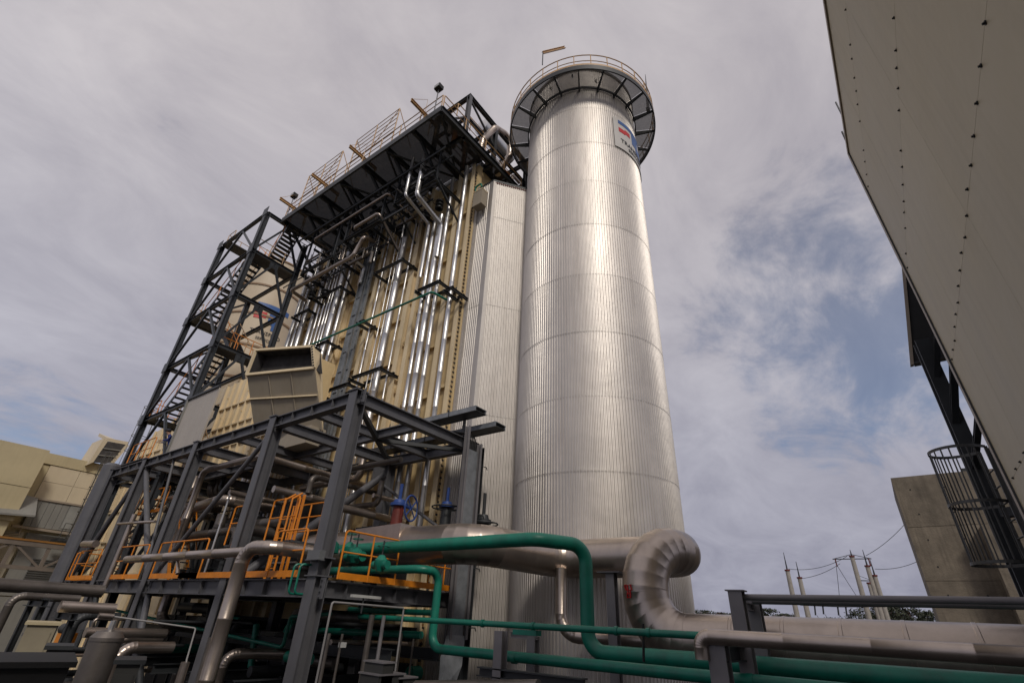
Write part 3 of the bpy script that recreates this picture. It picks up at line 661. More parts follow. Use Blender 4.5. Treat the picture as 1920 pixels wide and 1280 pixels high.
dr = thing('steam_drum', 'pale cylindrical drum inside the black roof frame', 'drum', dc)
MB().tube([dc+Vector((-.9, 0, -.2)), dc+Vector((-.75, 0, -.2)), dc+Vector((2.6, 0, -.2)), dc+Vector((2.75, 0, -.2))], .55, 24, radii=[.25, .58, .58, .25]).build('drum_shell', SILVER, dr)
MB().tube([dc+Vector((.3, 0, .3)), dc+Vector((.3, 0, .9))], .12, 10).build('nozzle', SILVER, dr)
for xx in (-.2, 2.0): MB().box(dc+Vector((xx-.1, -.4, -1.6)), dc+Vector((xx+.1, .4, -.72))).build('saddle', DSTEEL, dr)
UY = 12.95
pipe('vent_pipe', 'brown U bend vent pipe arching beside the stack ring', [P(px, py, y=UY) for px, py in ((933, 325), (956, 292), (957, 258), (928, 240), (906, 262), (900, 285))], .21, PIPEALU, .7, step=5, seg=16, n=9)
for i, (px, py, dx) in enumerate(((845, 230, 0), (862, 238, .3), (878, 262, .2), (905, 285, .4), (925, 300, .2), (948, 318, .3), (965, 330, .2))):
    b = P(px, py, y=13.6)
    pipe('roof_pipe', 'short upright pipe among the fittings inside the roof frame', [Vector((b.x, b.y+dx, ZP)), Vector((b.x, b.y+dx, min(b.z+.4, 30.2))), Vector((b.x+.8, b.y+dx, min(b.z+.4, 30.2)))], rnd.choice((.08, .12, .16)), rnd.choice((SILVER, PIPEALU, ORANGE, DSTEEL)), .2, 'pipes inside the roof frame', seg=10, step=2)
for i, (z_, m_) in enumerate(((28.3, PIPEALU), (28.9, PIPEALU), (29.4, DSTEEL))):
    pipe('roof_pipe', ['lowest level pipe running toward the stack on the roof', 'middle level pipe running toward the stack on the roof', 'dark upper conduit running toward the stack on the roof'][i], [(12.0, 13.3+.35*i, z_), (18.5, 13.0+.35*i, z_)], (.16, .1, .06)[i], m_, .2)
railing('roof_railing', 'orange tinted railing inside the black roof frame', [(12.4, 14.6, ZP+.4), (16.8, 14.6, ZP+.4)], ORANGE, toe=False, spacing=1.1, r=.03)
railing('roof_railing', 'tan railing around the raised corner behind the platform corner', [(11.2, 15.4, ZP+1.3), (11.2, 13.2, ZP+1.3), (13.4, 13.2, ZP+1.3)], ORAIL, toe=False, spacing=1.0, r=.028)
MB_ = None

# ================================================================== STAIR TOWER
tw = thing('stair_tower', 'tall grey steel stair tower at the far end of the tan casing', 'stair tower', (8.85, 27.5, 0))
TX = (8.88, 11.85); TY = (27.5, 33.5); ZTW = 27.45
lev = [5.7, 10.6, 14.2, 17.6, 21.0, 24.3, ZTW]
for x in TX:
    for y in TY:
        zt_ = ZTW if x == TX[0] else (26.8 if y == TY[0] else 24.3)
        MB().ibeam((x, y, 0), (x, y, zt_), .30, .30, up=(1, 0, 0)).build('leg', TOWERST, tw, smooth=False)
def tb_(a, b, w=.16, h=.2, nm='beam'): MB().ibeam(a, b, w, h).build(nm, TOWERST, tw, smooth=False)
for i, z_ in enumerate(lev):
    tb_((TX[0], TY[0], z_), (TX[0], TY[1], z_), .18, .24); 
    if z_ < 26: tb_((TX[1], TY[0], z_), (TX[1], TY[1], z_), .18, .24); tb_((TX[0], TY[1], z_), (TX[1], TY[1], z_), .18, .24)
    tb_((TX[0], TY[0], z_), (TX[1], TY[0], z_), .18, .24)
    if i:
        zb_ = lev[i-1]
        MB().bar((TX[0]-.03, TY[0], zb_+.1), (TX[0]-.03, (TY[0]+TY[1])/2, z_-.1), .12, .12).build('brace', TOWERST, tw, smooth=False)
        MB().bar((TX[0]-.03, TY[1], zb_+.1), (TX[0]-.03, (TY[0]+TY[1])/2, z_-.1), .12, .12).build('brace', TOWERST, tw, smooth=False)
        MB().bar((TX[0], TY[0]-.05, zb_+.1), ((TX[0]+TX[1])/2, TY[0]-.05, z_-.1), .12, .12).build('brace', TOWERST, tw, smooth=False)
        MB().bar((TX[1], TY[0]-.05, zb_+.1), ((TX[0]+TX[1])/2, TY[0]-.05, z_-.1), .12, .12).build('brace', TOWERST, tw, smooth=False)
        MB().box(((TX[0]+TX[1])/2-.28, TY[0]-.09, z_-.5), ((TX[0]+TX[1])/2+.28, TY[0]-.05, z_-.05)).build('gusset_plate', TOWERST, tw, smooth=False)
        if i < 6: MB().bar((TX[0], TY[1], zb_+.1), (TX[1], TY[1], z_-.1), .12, .12).build('brace', TOWERST, tw, smooth=False)
        for y in TY:
            MB().box((TX[0]-.18, y-.3, z_-.32), (TX[0]-.15, y+.3, z_+.32)).build('gusset_plate', TOWERST, tw, smooth=False)
# stairs: flights climb along Y between landings at both ends
trd = MB().box((-.45, -.13, -.02), (.45, .13, .02)).mesh('tread', GRATE, smooth=False)
def flight(x, y0, z0, y1, z1):
    st = bpy.data.objects.new('stair_flight', None); COL.objects.link(st); st.parent = tw; st.location = Vector((x, y0, z0))-wl(tw)
    for k in (-1, 1):
        MB().bar((x+k*.47, y0, z0), (x+k*.47, y1, z1), .03, .26).build('stringer', TOWERST, st, smooth=False)
        MB().tube([(x+k*.47, y0, z0+1), (x+k*.47, y1, z1+1)], .025, 6).build('handrail', ORANGE if k < 0 else ORAIL, st)
        for j in range(4): q = j/3; MB().tube([(x+k*.47, y0+(y1-y0)*q, z0+(z1-z0)*q), (x+k*.47, y0+(y1-y0)*q, z0+(z1-z0)*q+1)], .022, 6).build('baluster', ORANGE if k < 0 else ORAIL, st)
    n = max(4, int(abs(z1-z0)/.24))
    for j in range(n): q = (j+.5)/n; piece('tread', trd, st, Vector((x, y0+(y1-y0)*q, z0+(z1-z0)*q)))
xs_ = (9.6, 10.9)
for i in range(len(lev)-1):
    up_ = i % 2 == 0
    ya, yb = (TY[1]-1.1, TY[0]+1.1) if up_ else (TY[0]+1.1, TY[1]-1.1)
    ztp = lev[i+1]
    flight(xs_[i % 2], ya, lev[i], yb, ztp)
    yl = (TY[0]+.06, TY[0]+1.1) if up_ else (TY[1]-1.1, TY[1]-.06)
    MB().box((TX[0]+.1, yl[0], ztp-.06), (TX[1]-.1, yl[1], ztp)).build('landing', GRATE, tw, smooth=False)
    yo = yl[0] if up_ else yl[1]
    railing('landing_rail', '', [(TX[0]+.1, yl[1] if up_ else yl[0], ztp), (TX[0]+.1, yo, ztp), (TX[1]-.1, yo, ztp)], ORANGE if i < 3 else ORAIL, parent=tw, spacing=1.0)
# link stair from tower top to the roof platform
flight(10.6, 28.3, 24.4, 26.9, 27.3)
# ladder cage rising behind the tower at far left
def caged_ladder(label, base, h, axis, cage_r=.38, m_=CAGEM, hoops=4, bars=7, rung=.3, z_start=0, group=None, closed=PI*1.25, strip=.045):
    """axis: unit vector pointing from ladder to cage centre"""
    t = thing('caged_ladder', label, 'ladder', base, group); b = Vector(base); ax = Vector(axis).normalized(); s_ = Vector((-ax.y, ax.x, 0))
    for k in (-1, 1): MB().bar(b+s_*.2*k, b+s_*.2*k+Vector((0, 0, h)), .05, .05).build('stile', m_, t, smooth=False)
    rg_ = MB().tube([-s_*.2, s_*.2], .014, 6).mesh('rung', m_)
    for j in range(int(h/rung)): piece('rung', rg_, t, b+Vector((0, 0, .15+j*rung)))
    c = b+ax*cage_r; z0 = z_start
    for j in range(hoops):
        z_ = z0+(h-z0)*j/(hoops-1) if hoops > 1 else h
        pts = []
        for k in range(21):
            a = -closed/2+closed*k/20; pts.append(c+(ax*math.cos(a)+s_*math.sin(a))*cage_r+Vector((0, 0, z_)))
        pts = [b+s_*-.2+Vector((0, 0, z_))]+pts+[b+s_*.2+Vector((0, 0, z_))]
        mb = MB()
        for p_, q_ in zip(pts[:-1], pts[1:]): mb.bar(p_, q_, .012, strip)
        mb.build('hoop', m_, t, smooth=False)
    for k in range(bars):
        a = -closed/2+closed*k/(bars-1); p_ = c+(ax*math.cos(a)+s_*math.sin(a))*(cage_r-.01)
        MB().bar(p_+Vector((0, 0, z0-.02)), p_+Vector((0, 0, h+.02)), .022, .012, up=(-math.sin(a), math.cos(a), 0)).build('cage_bar', m_, t, smooth=False)
    return t
caged_ladder('thin grey caged ladder standing against the sky left of the stair tower', P(262, 850, d=42)-Vector((0, 0, 1)), 4.2, (-1, .3, 0), .45, GALV, 5, 6, .3)
# ================================================================== SECOND STACK (silo with logo)
s2 = thing('second_stack', 'pale beige painted round stack with logo seen through the stair tower', 'chimney', (0, 0, 0))
D2 = 45.0; A2 = math.radians(68.55); C2 = Vector((D2*math.cos(A2), D2*math.sin(A2), 0)); s2.location = C2; R2_ = 3.15; bpy.context.view_layer.update()
for i in range(11):
    z0 = i*3.0; z1 = min(33.2, z0+3.0)
    MB().lathe(C2, [(R2_, z0+.01), (R2_, z1-.01)], 64).build('stack_course', SILOM, s2)
    MB().lathe(C2, [(R2_, z1-.08), (R2_+.08, z1-.08), (R2_+.08, z1+.08), (R2_, z1+.08)], 64).build('stiffener_ring', mat('brown_ring_paint', (.30, .20, .12), .6, 0, .1, 1), s2)
MB().lathe(C2, [(R2_-.05, 33.15), (0, 33.2)], 48).build('stack_cap', DSTEEL, s2)
lp = P(512, 612, d=D2-R2_+.3); ang2 = math.atan2(lp.y-C2.y, lp.x-C2.x)
logo(C2, R2_+.02, A2+PI+math.radians(12), lp.z, 3.5, 4.0, s2, frame=False)
# ================================================================== INTAKE HOOD
hd = thing('intake_hood', 'big tan sheet metal hood with dark open mouth above the front beam', 'duct', (9.3, 19.9, 11.5))
hp = Vector((8.35, 17.87, 13)); hn = (.94, .34, 0)
o1, o2, o3, o4 = [Ppl(px, py, hp, hn) for px, py in ((463, 703), (590, 690), (587, 650), (481, 657))]
hn_ = Vector(hn); 
lo1 = Ppl(477, 805, hp+hn_*1.0, hn); lo2 = Ppl(603, 805, hp+hn_*1.0, hn)
bk = hn_*.6
ro = Ppl(600, 690, hp+hn_*.02, hn)
tk = .04
def sheet(pts, name, m_, par, th=.03):
    n = (Vector(pts[1])-Vector(pts[0])).cross(Vector(pts[2])-Vector(pts[1])).normalized()*th
    return MB().prism(pts, n).build(name, m_, par, smooth=False)
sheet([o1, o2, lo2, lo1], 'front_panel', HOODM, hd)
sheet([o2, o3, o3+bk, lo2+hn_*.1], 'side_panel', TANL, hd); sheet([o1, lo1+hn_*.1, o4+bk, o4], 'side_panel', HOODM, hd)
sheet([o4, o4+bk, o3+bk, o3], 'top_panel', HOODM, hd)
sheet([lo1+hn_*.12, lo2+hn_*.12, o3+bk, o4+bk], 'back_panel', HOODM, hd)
for (a, b) in ((o1, o2), (o2, o3), (o3, o4), (o4, o1)): MB().bar(a-hn_*.03, b-hn_*.03, .10, .10).build('mouth_flange', TANL, hd, smooth=False)
# dark panels that paint the shade inside the hood behind its mouth
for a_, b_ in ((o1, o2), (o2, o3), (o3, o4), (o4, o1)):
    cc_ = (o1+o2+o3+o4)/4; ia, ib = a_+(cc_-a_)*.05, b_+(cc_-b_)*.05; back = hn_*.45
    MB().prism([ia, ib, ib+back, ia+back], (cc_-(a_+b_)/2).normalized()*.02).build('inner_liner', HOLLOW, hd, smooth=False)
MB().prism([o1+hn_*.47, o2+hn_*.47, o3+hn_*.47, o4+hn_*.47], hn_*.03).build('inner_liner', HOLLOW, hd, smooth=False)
for q in (.33, .66): MB().bar(o1+(o2-o1)*q-hn_*.034, lo1+(lo2-lo1)*q-hn_*.034, .02, .03).build('panel_rib', HOODM, hd, smooth=False)
for q in (.45, ): MB().bar(o1+(lo1-o1)*q-hn_*.04, o2+(lo2-o2)*q-hn_*.04, .05, .05).build('panel_rib', TANL, hd, smooth=False)
bt_ = MB().bar((0, 0, 0), (0, 0, .05), .05, .05).mesh('flange_bolt', DSTEEL)
for k in range(8): piece('flange_bolt', bt_, hd, o2+(o3-o2)*(k+.5)/8-hn_*.09)
MB().box(lo1*.5+lo2*.5+Vector((.1, -1.4, -.7)), lo1*.5+lo2*.5+Vector((.8, 1.4, -.02))).build('duct_neck', HOODM, hd, smooth=False)
rc_ = thing('ribbed_casing', 'pale ribbed tan casing between grey screen wall and intake hood', 'duct', (9.8, 19.6, 10.6))
zc1 = P(403, 734, x=9.8).z; ysr = [19.6+k*.66 for k in range(11)]; 
def ztr(y): return zc1-.05*(y-26.2)
for a, b in zip(ysr[:-1], ysr[1:]):
    MB().prism([(9.9, a+.006, 10.6), (9.9, b-.006, 10.6), (9.9, b-.006, ztr(b)), (9.9, a+.006, ztr(a))], (.1, 0, 0)).build('casing_panel', TANL, rc_, smooth=False)
    for z_ in (11.5, 12.6, 13.7): MB().bar((9.85, a+.03, z_), (9.85, b-.03, z_), .10, .07).build('cross_stiffener', TANL, rc_, smooth=False)
for y in ysr: MB().bar((9.85, y, 10.6), (9.85, y, ztr(y)), .06, .10, up=(1, 0, 0)).build('stiffener_column', TANL, rc_, smooth=False)
bt2 = MB().bar((0, 0, 0), (-.05, 0, 0), .06, .06).mesh('fixing_lug', TAN)
for y in ysr[::3]:
    for z_ in (10.9, 12.05, 13.15, 14.2): piece('fixing_lug', bt2, rc_, (9.8, y, z_))
MB().prism([(10.02, 19.6, 10.6), (10.02, 26.1, 10.6), (10.02, 26.1, ztr(26.1)-.02), (10.02, 19.6, ztr(19.6)-.02)], (1.6, 0, 0)).build('casing_core', TAN, rc_, smooth=False)
# grey cladding screen beside the tower
scn = thing('cladding_screen', 'leaning grey sheet clad screen wall between stair tower and ribbed tan duct', 'wall', P(350, 830, x=8.6))
c1, c2, c3, c4 = P(353, 750, x=8.6), P(408, 731, x=8.6), P(376, 836, x=8.6), P(318, 856, x=8.6)
ya, yb = (c1.y+c4.y)/2, (c2.y+c3.y)/2; zt_ = (c1.z+c2.z)/2
k = 5
for i in range(k):
    y0 = yb+(ya-yb)*i/k; y1 = yb+(ya-yb)*(i+1)/k
    MB().box((8.56, y0+.006, 10.7), (8.64, y1-.006, zt_)).build('sheet_panel', mat('screen_sheet', (.46, .42, .37), .6, .1, .06, .6, streak=.15), scn, smooth=False)
MB().bar((8.55, ya+.05, 10.6), (8.55, ya+.05, zt_+.05), .12, .12).build('edge_trim', GREYCL, scn); MB().bar((8.55, ya, zt_+.05), (8.55, yb, zt_+.05), .14, .12).build('top_trim', DSTEEL, scn)
# ================================================================== FRONT PIPE RACK
rk = thing('pipe_rack', 'grey steel pipe rack of H columns and beams in front of the casing', 'steel frame', (7.6, 11.25, 0))
RX = (7.6, 12.55); RY = (11.25, 15.4, 20.85, 25.7, 29.6); ZR2 = 10.5; ZDK = 5.7
def rkb(a, b, w=.26, h=.36, nm='beam', m_=STEEL): return MB().ibeam(a, b, w, h).build(nm, m_, rk, smooth=False)
for y in RY:
    for x in RX:
        MB().ibeam((x, y, 0), (x, y, ZR2), .34, .36 if x < 10 else .36, up=(1, 0, 0), t=.022).build('column', STEEL, rk, smooth=False)
        MB().box((x-.24, y-.24, 0), (x+.24, y+.24, .04)).build('base_plate', STEEL, rk, smooth=False)
    rkb((RX[0]+.0, y-.02, ZR2-.19), (RX[1]+.35, y-.02, ZR2-.19)); rkb((RX[0]+.1, y, ZDK-.22), (RX[1]-.1, y, ZDK-.22))
    MB().box((RX[0]-.22, y-.2, ZR2-.02), (RX[0]+.22, y+.2, ZR2+.02)).build('cap_plate', STEEL, rk, smooth=False)
for a, b in zip(RY[:-1], RY[1:]):
    for x in RX: rkb((x, a+.12, ZR2-.19), (x, b-.12, ZR2-.19)); rkb((x, a+.12, ZDK-.22), (x, b-.12, ZDK-.22), h=.40)
    rkb((10.1, a, ZR2-.19), (10.1, b, ZR2-.19), .2, .3)
    my = (a+b)/2
    rkb((RX[0]+.1, my, ZR2-.19), (RX[1]-.1, my, ZR2-.19), .2, .3)
    st_ = MB().box((-.1, -.006, -.16), (.1, .006, .16)).mesh('web_stiffener', STEEL, smooth=False)
    for q in (.25, .5, .75):
        piece('web_stiffener', st_, rk, (RX[0]-.02, a+(b-a)*q, ZR2-.19)); piece('web_stiffener', st_, rk, (RX[0]-.02, a+(b-a)*q, ZDK-.22), scale=(1, 1, 1.1))
for q in range(1, 6): piece('web_stiffener', MB().box((-.006, -.1, -.17), (.006, .1, .17)).mesh('web_stiffener', STEEL, smooth=False), rk, (RX[0]+q*.8, RY[0]-.03, ZDK-.22))
for y in RY:
    for z_, h_ in ((ZR2-.19, .2), (ZDK-.22, .22)):
        for s_ in (-1, 1): MB().box((RX[0]-.04, y+s_*.19, z_-h_), (RX[0]+.0, y+s_*.36, z_+h_)).build('end_plate', STEEL, rk, smooth=False)
bh_ = MB().bar((0, 0, 0), (-.03, 0, 0), .03, .03).mesh('bolt', DSTEEL)
for y in RY[:3]:
    for s_ in (-1, 1):
        for dz in (-.32, -.2, -.08, .04):
            piece('bolt', bh_, rk, (RX[0]-.04, y+s_*.27, ZR2-.06+dz)); piece('bolt', bh_, rk, (RX[0]-.04, y+s_*.27, ZDK-.1+dz))
# plan bracing
MB().bar((RX[0]+.15, RY[0]+.1, ZR2-.3), (10.1, (RY[0]+RY[1])/2, ZR2-.3), .14, .14).bar((10.1, (RY[0]+RY[1])/2, ZR2-.3), (RX[1], RY[1], ZR2-.3), .14, .14).build('plan_brace', DSTEEL, rk, smooth=False)
MB().bar((RX[1], RY[0]+.1, ZR2-.34), (10.1, (RY[0]+RY[1])/2, ZR2-.34), .12, .12).build('plan_brace', DSTEEL, rk, smooth=False)
# splice plates at the deck on the corner column
for z_ in (ZDK+.02, ZDK+.42): MB().box((RX[0]-.23, RY[0]-.22, z_), (RX[0]+.23, RY[0]+.22, z_+.03)).build('splice_plate', STEEL, rk, smooth=False)
# tubular braces with gussets
def tbrace(a, b, r=.11, m_=STEEL): MB().tube([a, b], r, 14).build('tube_brace', m_, rk)
tbrace((RX[1]-.2, RY[1], ZR2-.75), (RX[0]+.3, RY[1], ZDK+.1), .13)
MB().box((RX[1]-.75, RY[1]-.02, ZR2-1.1), (RX[1]-.1, RY[1]+.02, ZR2-.3)).build('gusset_plate', STEEL, rk, smooth=False)
tbrace((RX[1]-.25, RY[1]+.4, ZR2-.9), (RX[1]-.1, RY[0]+.9, ZDK+1.9), .055)
tbrace((RX[0], RY[1]+.15, ZR2-.5), (RX[0], RY[2]-.2, ZDK+.1), .075)
tbrace((RX[0]+.02, RY[3]-.1, ZR2-.5), (RX[0]+.02, RY[2]+.3, ZDK+.1), .10); tbrace((RX[0]+.02, RY[3]+.2, ZR2-.5), (RX[0]+.02, RY[4]-.2, ZDK+.1), .09)
tbrace((RX[0]+.02, (RY[2]+RY[3])/2-.3, ZR2-.3), (RX[0]+.02, RY[2]+.4, ZDK-.6), .05)
tbrace((RX[0]+.02, RY[2]+.25, ZDK-.5), (RX[0]+.02, 16.1, .2), .11, DSTEEL); tbrace((RX[0], RY[2]-.4, ZDK-.5), (RX[0]-.5, 16.9, .1), .10)
tbrace((RX[0]+.02, RY[3]-.4, ZDK-.5), (RX[0]+.02, RY[2]+.3, .2), .09, DSTEEL); tbrace((RX[0]+2.6, RY[1], ZDK-.5), (RX[0]+4.6, RY[1], .2), .14, DSTEEL)
tbrace((9.9, RY[2], ZDK-.5), (8.3, RY[1]+.4, .2), .12, DSTEEL)
# deck
for i, y in enumerate([11.4+j*1.5 for j in range(12)]):
    for (xa, xb) in ((7.8, 9.95), (9.97, 12.4)):
        if xb > 10 and i % 3 == 1: continue
        MB().box((xa, y, ZDK-.045), (xb, y+1.47, ZDK-.01)).build('grating_panel', GRATE, rk, smooth=False)
rkb((9.96, RY[0], ZDK-.24), (9.96, RY[-1], ZDK-.24), .18, .3, m_=DSTEEL)
# orange deck railings
ZDp = ZDK+.0
railing('deck_railing', 'orange railing on the deck corner just right of the near H column', [(7.95, 10.98, ZDp), (9.75, 10.98, ZDp)], spacing=.95)
railing('deck_railing', 'orange railing on the deck side hidden behind the lower green pipe', [(11.0, 11.0, ZDp), (12.3, 11.0, ZDp)], spacing=.65)
MB().bar((9.75, 10.98, ZDp+.08), (12.3, 10.98, ZDp+.08), .012, .15).build('toe_board', ORANGE, rk)
railing('deck_railing', 'orange railing on the deck front between the near and second columns', [(7.38, 11.75, ZDp), (7.38, 13.1, ZDp)], spacing=1.3)
MB().bar((7.38, 13.1, ZDp+.08), (7.38, 18.2, ZDp+.08), .012, .15).build('toe_board', ORANGE, rk)
railing('deck_railing', 'orange railing in front of the silver branch pipe between second and third columns', [(7.38, 16.9, ZDp), (7.38, 20.3, ZDp)], spacing=1.6)
railing('deck_railing', 'orange railing just left of the third H column', [(7.38, 21.3, ZDp), (7.38, 24.0, ZDp)], spacing=1.3)
railing('deck_railing', 'farthest orange railing at the left end of the deck', [(7.38, 25.9, ZDp), (7.38, 28.4, ZDp)], spacing=1.2)
railing('deck_railing', 'orange railing across the far end of the deck', [(7.5, 29.3, ZDp), (9.4, 29.3, ZDp)], spacing=.9)
# raised step-over platform with ladder and gates
sp = thing('access_platform', 'small raised orange access platform with guard rails left of the near column', 'platform', (8.0, 14.0, ZDK))
MB().box((7.9, 13.3, 6.62), (8.7, 17.0, 6.68)).build('platform_grating', GRATE, sp, smooth=False)
railing('guard', '', [(7.9, 13.35, 6.68), (7.9, 14.7, 6.68)], parent=sp, spacing=1.35, toe=False, h=1.15)
railing('guard', '', [(7.9, 15.75, 6.68), (7.9, 17.0, 6.68)], parent=sp, spacing=1.25, toe=False, h=1.15)
for y in (13.35, 13.6, 14.3): MB().bar((8.0, y, ZDK), (8.0, y, 7.9), .07, .05).build('gate_post', ORANGE, sp, smooth=False)
for y in (15.9, 16.1): MB().bar((8.0, y, ZDK+.9), (8.0, y, 7.6), .09, .04).build('gate_post', ORANGE, sp, smooth=False)
MB().box((7.86, 15.8, 6.55), (7.9, 16.5, 6.75)).build('kick_plate', ORANGE, sp, smooth=False)
for s_ in (0, .34): MB().tube([(7.72, 13.45+s_, ZDK), (7.72, 13.45+s_, 7.75), (7.98, 13.45+s_, 7.95)], .028, 8).build('ladder_stile', ORANGE, sp)
rg_ = MB().tube([(0, 0, 0), (0, .34, 0)], .016, 6).mesh('rung', ORANGE)
for j in range(6): piece('rung', rg_, sp, (7.72, 13.45, ZDK+.25+j*.25))
for z_ in (7.05, 7.45, 7.83): MB().tube([(8.7, 13.3, z_), (8.7, 15.0, z_)], .022, 6).build('rear_rail', ORANGE, sp)
for y in (13.35, 14.0, 14.95): MB().tube([(8.7, y, 6.68), (8.7, y, 7.85)], .025, 6).build('rear_post', ORANGE, sp)
# yellow stair inside rack far left
st2 = thing('ship_stair', 'steep orange railed stair deep inside the left end of the rack', 'stairs', (9.2, 24.5, ZDK))
for k_ in (0, .7):
    MB().bar((9.2+k_, 23.4, 5.8), (9.2+k_, 25.6, 8.6), .03, .2).build('stringer', ORANGE, st2, smooth=False); MB().tube([(9.2+k_, 23.4, 6.8), (9.2+k_, 25.6, 9.6)], .03, 6).build('handrail', ORANGE, st2)
for j in range(10): q = (j+.5)/10; MB().box((9.2, 23.4+2.2*q-.1, 5.8+2.8*q), (9.9, 23.4+2.2*q+.1, 5.84+2.8*q)).build('tread', GRATE, st2, smooth=False)
railing('ledge_railing', 'orange railing at rack top level beside the worker', [(8.15, 27.8, 10.95), (8.15, 30.6, 10.95)], spacing=.9)
railing('ledge_railing', 'orange railing below the worker inside the far rack bay', [(9.0, 26.2, 8.6), (9.0, 28.9, 8.6)], spacing=.7)
# cable tray column and trays on the right end of rack
tcol = thing('cable_riser', 'broad galvanised vertical cable tray at the right end of the rack', 'cable tray', (11.8, 10.75, 2))
MB().box((11.86, 10.76, 4.6), (12.44, 10.80, 10.0)).build('tray_cover', GALV, tcol, smooth=False)
for x in (11.82, 12.50): MB().chan((x, 10.75, 4.5), (x, 10.75, 10.75 if x < 12 else 10.3), .09, .18, up=(0, 1, 0)).build('side_rail', RAILG, tcol, smooth=False)
MB().prism([(11.8, 10.72, 4.6), (12.5, 10.72, 4.6), (12.2, 10.5, 3.9), (11.6, 10.3, 3.2), (11.1, 10.2, 3.4), (11.5, 10.6, 4.1)], (0, .08, 0)).build('tray_cover', GALV, tcol, smooth=False)
MB().prism([(11.1, 10.2, 3.4), (11.6, 10.3, 3.2), (11.5, 10.2, .0), (10.95, 10.2, .0)], (0, .08, 0)).build('tray_cover', GALV, tcol, smooth=False)
for j in range(4): 
    z_ = 9.6-j*1.6
    MB().tube([(12.6, 10.8, z_), (12.95, 10.75, z_), (13.0, 10.75, z_-.08)], .018, 5).build('tie_rod', DSTEEL, tcol)
cb = MB(); rc = random.Random(5)
for j in range(7): x = 11.9+j*.08; cb.tube(fillet([(x, 10.85, 10.0), (x, 10.85, 10.55), (x+.1, 11.6, 10.75)], .25, 4)[0], .02, 6)
cb.build('cable', BLACK, tcol)
MB().ibeam((12.85, 11.1, 0), (12.85, 11.1, 10.35), .30, .34, up=(1, 0, 0)).build('column', DSTEEL, rk, smooth=False)
def flat_tray(label, p0, p1, w):
    p0 = Vector(p0); p1 = Vector(p1); t = thing('cable_tray', label, 'cable tray', p0, 'cable trays on top of the rack')
    s_ = (p1-p0).normalized().cross(Vector((0, 0, 1)))*w/2
    for k_ in (-1, 1): MB().chan(p0+s_*k_, p1+s_*k_, .04, .15).build('side_rail', GALV, t, smooth=False)
    MB().bar(p0-Vector((0, 0, .05)), p1-Vector((0, 0, .05)), w-.05, .015).build('tray_floor', DSTEEL, t, smooth=False)
    MB().bar(p0+Vector((0, 0, .09)), p1+Vector((0, 0, .09)), w+.03, .02).build('tray_lid', GALV, t, smooth=False)
    for q in (.2, .45, .7, .95): MB().bar(p0+(p1-p0)*q-s_*1.1-Vector((0, 0, .08)), p0+(p1-p0)*q-s_*1.1+Vector((0, 0, .2)), .03, .02).build('clamp', DSTEEL, t, smooth=False)
flat_tray('lower of two covered cable trays jutting past the rack toward the stack', (12.6, 9.95, 10.85), (12.6, 17.5, 10.85), .55)
flat_tray('upper of two covered cable trays jutting past the rack toward the stack', (11.9, 10.3, 11.25), (11.9, 16.5, 11.25), .55)
MB().bar((12.2, 11.3, 10.4), (12.2, 11.3, 11.2), .08, .08).build('tray_post', STEEL, rk, smooth=False)
# ================================================================== BIG SILVER PIPE with expansion loop
XA, XB_, XF = 10.4, 13.45, 11.7; RB = .51
A_ = P(888, 1017, x=XA); zA = A_.z
B_ = P(1052, 1064, x=XB_); Cq = P(1262, 1058, x=XB_); D_ = P(1200, 1018, x=XF); Eb = P(1198, 1196, x=XF)
yD = (Cq.y+D_.y)/2-.10
zB = zA-.08
pts = [(12.2, 17.6, zA+.05), (XA, 16.2, zA+.05), (XA, A_.y, zA), (XB_, B_.y, zB), (XB_, 4.05, zB), (XF, yD+.12, zB), (XF, yD+.12, Eb.z), (XF, -9, Eb.z)]
pipe('steam_pipe', 'large silver clad steam pipe looping up and over in front of the round stack', pts, RB, PIPEALU, .92, step=.9, seg=32, n=6, bh=.014, flange=False)
# red writing-like paint marks on the riser
mk = bpy.data.objects['steam_pipe']
pm_ = P(1176, 1105, x=XF-RB); MBk = MB()
nrm = Vector((-math.cos(math.radians(25)), math.sin(math.radians(25)), 0))
def pmark(u, v):
    a = math.radians(180-22)+u/RB; return Vector((XF+(RB+.012)*math.cos(a), yD+.12+(RB+.012)*math.sin(a), pm_.z+v))
for (u0, v0, u1, v1) in ((-.13, .09, -.08, -.0), (-.08, .0, .0, .0), (-.03, .1, -.02, -.07), (.0, .0, .08, .0), (.06, .1, .09, .0), (-.06, -.07, .04, -.08), (-.04, -.08, -.05, -.16), (.05, .0, .04, -.16), (-.05, -.15, .05, -.15), (-.12, .1, -.05, .1), (.02, .1, .09, .1)):
    MBk.bar(pmark(u0, v0), pmark(u1, v1), .028, .014)
MBk.build('paint_mark', SIGNR, mk, smooth=False)
pipe('drop_pipe', 'vertical silver pipe dropping from the big steam pipe in front of the stack base', [(12.9, P(1052, 1100, x=12.9).y, zB-.3), (12.9, P(1052, 1100, x=12.9).y, 4.75), (12.9, 2, 4.75)], .16, PIPEALU, .5, step=1, n=6)
MB().tube([(10.2, 6.0, 3), (10.2, 6.0, 3.2)], .1, 6)
# post behind the loop
lpst = thing('pipe_support', 'grey H post under the silver pipe between loop and round stack', 'post', (12.3, 6.3, 0))
b_ = P(1150, 1150, x=12.4); MB().ibeam((12.4, b_.y, 0), (12.4, b_.y, zB-.48), .22, .22, up=(1, 0, 0)).build('post', RAILG, lpst, smooth=False); MB().box((12.2, b_.y-.3, zB-.49), (13.0, b_.y+.3, zB-.46)).build('saddle_plate', STEEL, lpst)
